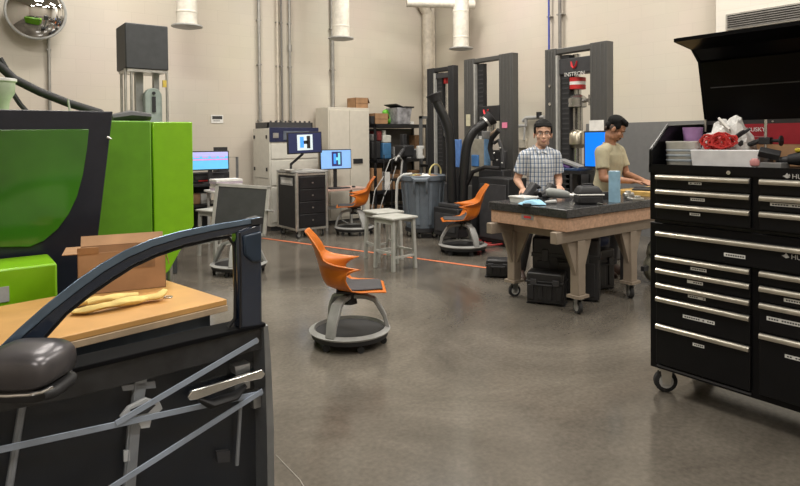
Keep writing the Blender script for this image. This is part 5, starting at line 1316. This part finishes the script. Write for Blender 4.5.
# clear/white packing and a black pen set
wp = thing('plastic_wrap', 'crumpled white plastic wrapping heaped in the chest tray', 'wrapping', (3.735, 1.665, ZT+.0))
rr = random.Random(9); mb = MB()
hh = [[rr.random() for _ in range(11)] for _ in range(11)]
mb.grid(10, 10, lambda u, v: ((u-.5)*.17, (v-.5)*.30, .07+(.20*sin(pi*u)**.6*sin(pi*v)**.6 + .075*(hh[int(u*10)][int(v*10)]-.4))*(1 if 0 < u < 1 and 0 < v < 1 else .1)))
mb.build('wrap', mat('crumpled film', (.66, .65, .63), .3, bump=.4, scale=40), wp, world=False, solid=.002, sharp=.35)
MB().box(-.07, .07, -.09, .09, .001, .07).build('packed_block', WHITE, wp, world=False)
MB().box(-.035, .035, -.05, .05, 0, .012, at((-.05, .01, .235), .3, .9, .5)).build('card_sheet', PAPER, wp, world=False)
for k, (x, y, z) in enumerate(((3.64, 1.585, .165), (3.635, 1.615, .155))):
    one(MB().tube([(0, .075, -.05), (0, .03, -.02), (0, -.06, .045), (0, -.075, .055)], [.004, .008, .009, .006], 8), 'black_marker', BLACKM, ['black marker lying across the white wrapping, the upper one', 'black marker lying across the white wrapping, the lower one'][k], 'marker', loc=(x, y, ZT+z), group='black markers on the wrapping')
# red and brown carton
yb0, yb1 = .70, PX(741, 150, 3.84).y
xb = 3.84
rcx = thing('tool_carton', 'long red and brown carton with white lettering along the back of the tray', 'box', (xb+.07, 1.15, ZT))
MB().box(xb, xb+.15, yb0, yb1, ZT+.001, ZT+.25).build('carton', CARD, rcx, bev=.003)
redp = mat('dark red print', (.30, .012, .022), .5)
rp_ = MB().box(xb-.0015, xb-.0003, yb0, yb1, ZT+.13, ZT+.25).build('red_panel', redp, rcx)
text('HUSKY', 'lettering', WHITE, rp_, FACE_MX((xb-.0025, yb1-.03, ZT+.205)), .034)
MB().box(xb-.003, xb-.0015, yb1-.15, yb1-.03, ZT+.172, ZT+.175).build('text_line', mat('pinkish print', (.55, .3, .3), .6), rp_)
MB().box(xb-.003, xb-.0015, yb1-.13, yb1-.03, ZT+.145, ZT+.153).build('text_line', mat('pinkish print', (.55, .3, .3), .6), rp_)
MB().tube([(xb-.002, 1.18+.02*cos(t), ZT+.205+.018*sin(t)) for t in [2*pi*i/16 for i in range(16)]], .006, 6, True).build('tan_seal', mat('tan print', (.5, .36, .2), .6), rp_)
MB().box(xb-.003, xb-.0015, .80, 1.10, ZT+.17, ZT+.195).build('text_line', mat('pale print', (.65, .55, .55), .6), rp_)
MB().box(xb-.003, xb-.0015, .78, 1.10, ZT+.215, ZT+.23).build('text_line', mat('pale print', (.65, .55, .55), .6), rp_)
# magnetic stand
mg = thing('indicator_stand', 'black and steel clamp stand rising in front of the red carton', 'clamp stand', (3.70, 1.452, ZT))
MB().cyl((0, 0, 0.03), (0, 0, .27), .009, seg=12).build('post', CHROME, mg, world=False)
MB().box(-.03, .03, -.03, .03, .001, .05).build('magnet_base', BLACKM, mg, world=False, bev=.004)
mb = MB(); mb.box(-.025, .02, -.03, .03, .13, .17); mb.cyl((0, -.03, .15), (0, -.09, .15), .01, seg=8); mb.cyl((-.005, -.075, .15), (-.005, -.085, .15), .03, seg=14); mb.build('clamp_block', BLACKM, mg, world=False, bev=.004)
mb = MB(); mb.tube([(-.01, .03, .15), (-.02, .10, .12), (-.02, .14, .13)], .014, 8); mb.ball((-.02, .12, .13), .024, seg=10, rings=6); mb.build('swivel_arm', BLACKM, mg, world=False)
MB().tube([(-.02, .14, .13), (-.05, .19, .05)], .007, 6).build('probe', STEEL, mg, world=False)
# tilted black box, power tool, pink knob
one(MB().box(-.035, .035, -.05, .05, 0, .035, at((0, 0, .03), .25, .25, -.35)), 'black_box', BLACKM, 'tilted black box with a pale edge in front of the clamp stand', 'box', loc=(3.54, 1.375, ZT+.036), bev=.004)
one(MB().box(-.06, .055, -.07, .075, .0, .034), 'grey_carton', MIDG, 'flat grey carton under the tilted black box', 'box', loc=(3.56, 1.37, ZT+.001), bev=.003)
mb = MB(); mb.lathe([(.012, 0.001), (.022, .008), (.024, .03), (.014, .045)], (0, 0, 0), 16)
one(mb, 'pink_knob', mat('dusty pink plastic', (.5, .22, .22), .45), 'small dusty pink knob right of the long white box', 'knob', loc=(3.435, 1.402, ZT+.013))
pt_ = thing('power_tool', 'black power tool with a yellow switch at the right of the tray', 'power tool', (3.62, 1.225, ZT), radians(15))
MB().tube([(0, .08, .05), (0, .03, .055), (0, -.06, .06), (0, -.11, .055)], [.026, .038, .042, .03], 14).build('motor_body', BLACKM, pt_, world=False)
MB().tube([(.02, .0, .06), (.03, -.02, .02), (.06, -.04, .022)], [.025, .024, .022], 10).build('grip', BLACKM, pt_, world=False)
MB().box(-.025, .015, -.01, .05, .09, .112).build('yellow_switch', mat('yellow switch', (.6, .48, .03), .5), pt_, world=False, bev=.008)
MB().tube([(0, .08, .05), (-.01, .12, .045), (-.01, .135, .045)], [.02, .018, .012], 10).build('chuck', CHAR, pt_, world=False)
for k in range(2): MB().ball((-.045, -.03-.05*k, .06), .01, seg=8, rings=5).build('screw', STEEL, pt_, world=False)
cbm = MB(); cbm.tube([(0, 0, .012), (.06, -.05, .03), (.02, -.14, .07), (-.05, -.1, .03), (-.06, 0, .02), (0, .06, .012)], .012, 8)
one(cbm, 'coiled_cable', RUBBER, 'black cord coiled behind the power tool', 'cord', loc=(3.69, 1.2, ZT+.002))
# scatter chips on the floor near the chest
# ================================================================== people
skin1 = mat('light skin', (.58, .34, .235), .55, var=.05, scale=30); skin2 = mat('tan skin', (.34, .165, .095), .55, var=.05, scale=30)
hairm = mat('black hair', (.006, .0055, .0055), .7, var=.3, scale=80, spec=.15)
def remesh(o, vox, sm=6):
    r = o.modifiers.new('r', 'REMESH'); r.mode = 'VOXEL'; r.voxel_size = vox; r.use_smooth_shade = True
    s = o.modifiers.new('s', 'SMOOTH'); s.iterations = sm; s.factor = .5
    return o
def limb(mb, pts, rs, seg=14, flat=None):
    mb.tube(pts, rs, seg, flat=flat)
    for p, r in zip(pts, rs): mb.ball(p, r*(flat[0] if flat else 1)*.98 if not flat else r*min(flat), seg=12, rings=8)
def rot_pts(T, pts): return [T @ V(p) for p in pts]
def person(name, label, loc, rz, skin, arms, head_rot, lean, shirt_m, pants_m, shoe_m, s=1., female=False, hair_v=0, sleeve=.62, sp_shirt=None, hs=1.06, wd=.88, hx=0., sp=(0, 0)):
    """local frame: faces -Y, own left is +X. arms = [(shoulder, elbow, wrist, palm direction, finger curl), ...]"""
    t = thing(name, label, 'person', loc, rz); t.scale = (s, s, s)
    L = at((0, 0, .95), 0, lean)                     # trunk bends forward about the hips
    L = L @ Matrix.Translation((0, 0, -.95))
    nk = L @ V((0, .015, 1.44)); hd = nk+V((0, -.03, .155)) if lean == 0 else L @ V((0, -.03, 1.60))
    hd = hd+V((hx, 0, 0)); HT = Matrix.Translation(hd) @ Euler(head_rot).to_matrix().to_4x4() @ Matrix.Scale(hs, 4)
    b = MB()
    # head
    b.ball((0, .012, .035), .077, .094, .088, 20, 12, T=HT)
    b.ball((0, -.028, -.045), .058, .062, .07, 16, 10, T=HT)
    b.ball((0, -.055, -.087), .032, .03, .026, 12, 8, T=HT)
    b.ball((0, -.064, .022), .055, .022, .02, 12, 8, T=HT)
    for sx in (-1, 1):
        b.ball((sx*.042, -.058, -.03), .024, .024, .024, 10, 7, T=HT)
        b.ball((sx*.079, .012, -.012), .009, .021, .033, 10, 7, T=HT)
        b.ball((sx*.028, .0, -.085), .03, .05, .03, 10, 7, T=HT)
    b.loft([[HT @ V(p) for p in r] for r in ([(-.008, -.078, .012), (.008, -.078, .012), (.010, -.07, .012), (-.010, -.07, .012)], [(-.010, -.098, -.026), (.010, -.098, -.026), (.017, -.075, -.026), (-.017, -.075, -.026)], [(-.014, -.096, -.038), (.014, -.096, -.038), (.019, -.074, -.036), (-.019, -.074, -.036)])])
    b.ball((0, -.097, -.034), .0125, .0115, .0105, 8, 6, T=HT)
    b.ball((0, -.083, -.062), .026, .011, .007, 10, 6, T=HT); b.ball((0, -.082, -.072), .022, .011, .007, 10, 6, T=HT)
    limb(b, [HT @ V((0, .02, -.07)), nk, L @ V((0, .01, 1.36))], [.056, .058, .085])
    # trunk
    tr = [(0, .0, .90, .155, .10), (0, .0, 1.0, .145, .10), (0, -.005, 1.12, .14, .098), (0, -.005, 1.24, .158, .108), (0, 0, 1.34, .165, .105), (0, .008, 1.40, .12, .08)]
    b.loft([[L @ V((x+rx*wd*cos(a), y+ry*sin(a), z)) for a in [2*pi*i/24 for i in range(24)]] for x, y, z, rx, ry in tr])
    b.ball((0, 0, .90), .155, .105, .10, 18, 10)
    HT_ = []
    hands = []
    for sx, (sh, el, wr, pd, curl) in zip((1, -1), arms):
        sh, el, wr, pd = V(sh), V(el), V(wr), V(pd).normalized()
        limb(b, [L @ V((sx*.08, .005, 1.38)), sh, sh.lerp(el, .5), el], [.06, .058, .05, .041])
        limb(b, [el, el.lerp(wr, .35), wr], [.041, .04, .026])
        # hand: palm and five fingers
        fd = (wr-el).normalized(); fd = (fd+pd*.0).normalized()
        side = fd.cross(pd).normalized()*sx                        # towards the thumb side
        pdir = pd
        pc = wr+fd*.045
        ring = lambda o, w, h: [o+side*w*cos(a)+pdir*h*sin(a) for a in [2*pi*i/12 for i in range(12)]]
        b.loft([ring(wr-fd*.01, .025, .02), ring(wr+fd*.03, .036, .017), ring(wr+fd*.075, .041, .014), ring(wr+fd*.09, .038, .012)])
        for k, (o_, ln) in enumerate(((.03, .072), (.010, .08), (-.010, .075), (-.029, .058))):
            p0 = wr+fd*.082+side*o_; a1, a2 = curl*.55, curl*1.1
            d1 = fd*cos(a1)+pdir*sin(a1); d2 = fd*cos(a2)+pdir*sin(a2); d3 = fd*cos(curl*1.5)+pdir*sin(curl*1.5)
            p1 = p0+d1*ln*.45; p2 = p1+d2*ln*.32; p3 = p2+d3*ln*.23
            b.tube([p0-fd*.015, p0, p1, p2, p3], [.0095, .0092, .0088, .008, .0065], 8)
        p0 = wr+fd*.02+side*.026; p1 = p0+(fd*.6+side*.7+pdir*.2).normalized()*.04; p2 = p1+(fd*.85+side*.2+pdir*.35).normalized()*.032; p3 = p2+(fd*.9+pdir*.3).normalized()*.022
        b.tube([p0, p1, p2, p3], [.014, .0115, .01, .0075], 8)
    # legs
    for sx in (-1, 1):
        q = sp[0] if sx > 0 else sp[1]
        limb(b, [(sx*.085, 0, .88), (sx*(.10+q*.5), -.015, .5), (sx*(.105+q), .015, .09)], [.085, .056, .038])
        b.ball((sx*(.108+q), -.03, .05), .035, .09, .035, 12, 8)
    remesh(b.build('body', skin, t, world=False), .0052, 5)
    # shirt
    c = MB()
    tr2 = [(0, .0, .86, .185, .132), (0, .0, .93, .182, .132), (0, 0, 1.02, .172, .13), (0, -.005, 1.12, .168, .127), (0, -.005, 1.24, .182, .132), (0, .002, 1.33, .188, .125), (0, .01, 1.39, .14, .10), (0, .014, 1.425, .085, .08)]
    c.loft([[L @ V((x+rx*wd*cos(a), y+ry*sin(a)+.004*sin(9*a+z*20), z)) for a in [2*pi*i/32 for i in range(32)]] for x, y, z, rx, ry in tr2])
    for sx, (sh, el, wr, pd, curl) in zip((1, -1), arms):
        sh, el = V(sh), V(el); q = sh.lerp(el, sleeve); q2 = sh.lerp(el, sleeve*.55)
        limb(c, [L @ V((sx*.09, .005, 1.375)), sh, q2], [.075, .078, .073])
        c.tube([sh, q2, q], [.078, .073, .073], 16)
    so = remesh(c.build('shirt', shirt_m, t, world=False), .0085, 5)
    col_ = MB(); 
    if sp_shirt == 'collar':
        N = 16
        for sx in (-1, 1):
            col_.prism([L @ V(p) for p in ((sx*.004, -.085, 1.395), (sx*.066, -.045, 1.462), (sx*.078, -.058, 1.43), (sx*.05, -.108, 1.372))], (0, -.008, .002))
        col_.tube([L @ V((.07*cos(a), .02+.062*sin(a), 1.45)) for a in [-.6+(pi+1.2)*i/N for i in range(N+1)]], .013, 8, flat=(.5, 1.5))
        col_.build('collar', shirt_m, so, world=False)
        pk = MB().box(.05, .13, -.142, -.128, 1.19, 1.27); pk.build('pocket', shirt_m, so, world=False) if False else None
        for z in (1.34, 1.26, 1.18, 1.10, 1.02): MB().ball(L @ V((.004, -.136 if z < 1.3 else -.128, z)), .006, .003, .006, 8, 5).build('button', WHITE, so, world=False)
    else:
        col_.tube([L @ V((.078*cos(a), .012+.074*sin(a), 1.425+.012*sin(a))) for a in [2*pi*i/24 for i in range(24)]], .009, 8, True)
        col_.build('neck_band', shirt_m, so, world=False)
    # trousers
    c = MB(); c.loft([[V((rx*cos(a), ry*sin(a), z)) for a in [2*pi*i/24 for i in range(24)]] for z, rx, ry in ((.78, .17, .115), (.88, .178, .122), (.965, .165, .118))])
    for sx in (-1, 1):
        q = sp[0] if sx > 0 else sp[1]
        limb(c, [(sx*.087, 0, .83), (sx*(.10+q*.5), -.012, .5), (sx*(.103+q*.8), .012, .26)], [.096, .078, .072]); c.tube([(sx*(.10+q*.5), -.012, .5), (sx*(.105+q), .014, .08)], [.078, .07], 16)
    remesh(c.build('trousers', pants_m, t, world=False), .012, 4)
    for sx in (-1, 1):
        q = sp[0] if sx > 0 else sp[1]
        c = MB(); c.loft([[V((sx*(.108+q)+w*cos(a), y0_+l*sin(a), z)) for a in [2*pi*i/20 for i in range(20)]] for w, l, y0_, z in ((.048, .135, -.045, .001), (.05, .138, -.045, .025), (.046, .125, -.04, .05), (.045, .09, -.01, .085), (.045, .06, .01, .11))])
        c.build('shoe', shoe_m, t, world=False, sharp=1.2)
    # hair
    c = MB()
    c.ball((0, .026, .062), .083, .094, .078, 20, 12, T=HT); c.ball((0, .07, .01), .068, .045, .062, 14, 9, T=HT)
    if hair_v == 0:
        for k in range(9):
            x = -.06+.015*k; e = 1-abs(x)*4.5; c.tube([HT @ V((x*.9, .0, .07+.03*e)), HT @ V((x, -.048, .066+.026*e)), HT @ V((x*1.02+.003, -.078+.018*(1-e), .046+.02*e))], [.022, .02, .01], 8)
        for sx in (-1, 1): c.ball((sx*.074, -.012, .035), .012, .03, .038, 10, 7, T=HT)
    else:
        for k in range(8):
            x = -.056+.016*k; c.tube([HT @ V((x*.9, .0, .11)), HT @ V((x*1.04, -.058, .098)), HT @ V((x*1.02, -.078, .073))], [.03, .026, .012], 8)
        for sx in (-1, 1): c.ball((sx*.073, .0, .035), .010, .04, .036, 10, 7, T=HT)
    ho = remesh(c.build('hair', hairm, t, world=False), .005, 2)
    if hair_v:
        fade = MB()
        for sx in (-1, 1): fade.ball((sx*.0735, .02, .0), .008, .04, .03, 12, 8, T=HT)
        fade.ball((0, .085, -.03), .055, .02, .035, 12, 8, T=HT)
        fade.build('faded_sides', mat('short hair fade', (.06, .04, .03), .7), ho, world=False)
        bd_ = MB(); bd_.ball((0, -.062, -.09), .03, .024, .016, 12, 8, T=HT)
        bd_.tube([HT @ V(p) for p in ((-.03, -.08, -.062), (-.015, -.094, -.055), (.015, -.094, -.055), (.03, -.08, -.062))], .004, 6)
        bd_.build('beard', mat('beard shadow', (.05, .03, .022), .8), ho, world=False)
    # face
    ew = MB(); ey = MB(); br_ = MB(); lips = MB()
    for sx in (-1, 1):
        ew.ball((sx*.031, -.079, .002), .0135, .006, .0058, 12, 8, T=HT)
        ey.ball((sx*.031, -.0845, .002), .0058, .003, .0055, 10, 7, T=HT)
        br_.tube([HT @ V(p) for p in ((sx*.012, -.089, .02), (sx*.03, -.0885, .026), (sx*.05, -.077, .02))], [.003, .0042, .0025], 6)
    lips.ball((0, -.0925, -.063), .021, .004, .0035, 10, 6, T=HT); lips.ball((0, -.0915, -.071), .018, .004, .004, 10, 6, T=HT)
    e_ = ew.build('eyes', mat('eye white', (.6, .58, .55), .3), t, world=False)
    ey.build('iris', mat('dark iris', (.01, .007, .005), .2), e_, world=False)
    br_.build('eyebrows', hairm, t, world=False)
    lips.build('lips', mat('lips '+name+label[:9], tuple(q*f for q, f in zip([c for c in (.42, .2, .17)], (1, 1, 1))) if skin is skin1 else (.26, .11, .09), .5), t, world=False)
    return t, HT
jean = mat('dark grey trousers', (.05, .05, .055), .85, bump=.1); shoe = mat('brown shoe', (.06, .03, .02), .6)
m1_arms = [((.165, .0, 1.345), (.215, .02, 1.08), (.15, -.19, 1.03), (-.3, .2, -1), .5), ((-.165, .0, 1.345), (-.25, .035, 1.085), (-.225, -.11, 1.0), (.3, .2, -.9), .5)]
olv = mat('olive grey cotton', (.36, .325, .22), .9, bump=.1)
m1, HT = person('person', 'standing person in a plaid shirt and glasses, hands at the table', (5.245, 4.35, 0), radians(-34), skin1, m1_arms, (0.0, 0, radians(-12)), 0., plaid('plaid cotton'), jean, shoe, s=1.0, sp_shirt='collar', sleeve=.72, hs=1.19, hx=.03, sp=(.02, .13))
g = MB()
for sx in (-1, 1): g.tube([HT @ V((sx*.032+.023*cos(a)*(1), -.094+.004*abs(cos(a))*(1), .0+.0155*(abs(sin(a))**.6)*(1 if sin(a) > 0 else -1))) for a in [2*pi*i/20 for i in range(20)]], .0016, 6, True); g.tube([HT @ V(p) for p in ((sx*.055, -.09, .006), (sx*.078, -.05, .006), (sx*.082, .01, .0))], .0016, 6)
g.tube([HT @ V(p) for p in ((-.009, -.097, .004), (0, -.1, .006), (.009, -.097, .004))], .0016, 6)
g.build('eyeglasses', BLACKM, m1, world=False)
m2_arms = [((.175, -.045, 1.345), (.22, -.12, 1.09), (.08, -.37, 1.045), (.1, 0, -1), .45), ((-.175, -.04, 1.345), (-.245, -.09, 1.07), (-.075, -.335, 1.04), (-.1, 0, -1), .45)]
m2, HT2 = person('person', 'person in an olive T-shirt looking down and typing on the laptop', (5.95, 3.985, 0), radians(6), skin2, m2_arms, (radians(32), 0, radians(24)), radians(7), olv, jean, shoe, s=1.03, hair_v=1, sleeve=.66, hs=1.07, wd=1.0)

# ================================================================== light
W = bpy.data.worlds.new('world'); S.world = W; W.use_nodes = True
W.node_tree.nodes['Background'].inputs[0].default_value = (.95, .93, .88, 1); W.node_tree.nodes['Background'].inputs[1].default_value = .3
def area(x, y, z, sx, sy, e, col=(1, .95, .87), rot=(0, 0, 0)):
    l = bpy.data.lights.new('high_bay_lamp', 'AREA'); l.shape = 'RECTANGLE'; l.size = sx; l.size_y = sy; l.energy = e; l.color = col
    o = bpy.data.objects.new('high_bay_lamp', l); COL.objects.link(o); o.location = (x, y, z); o.rotation_euler = rot
for x, y in ((1.2, 1.5), (1.2, 5.2), (4.6, 1.0), (4.6, 5.2), (7.0, 3.0), (6.6, 7.6), (2.2, 8.2), (-1.5, -1.5), (4, -2)): area(x, y, 5.7, 1.6, .6, 125)
S.view_settings.view_transform = 'Standard'
S.view_settings.look = 'None'
S.view_settings.exposure = 0
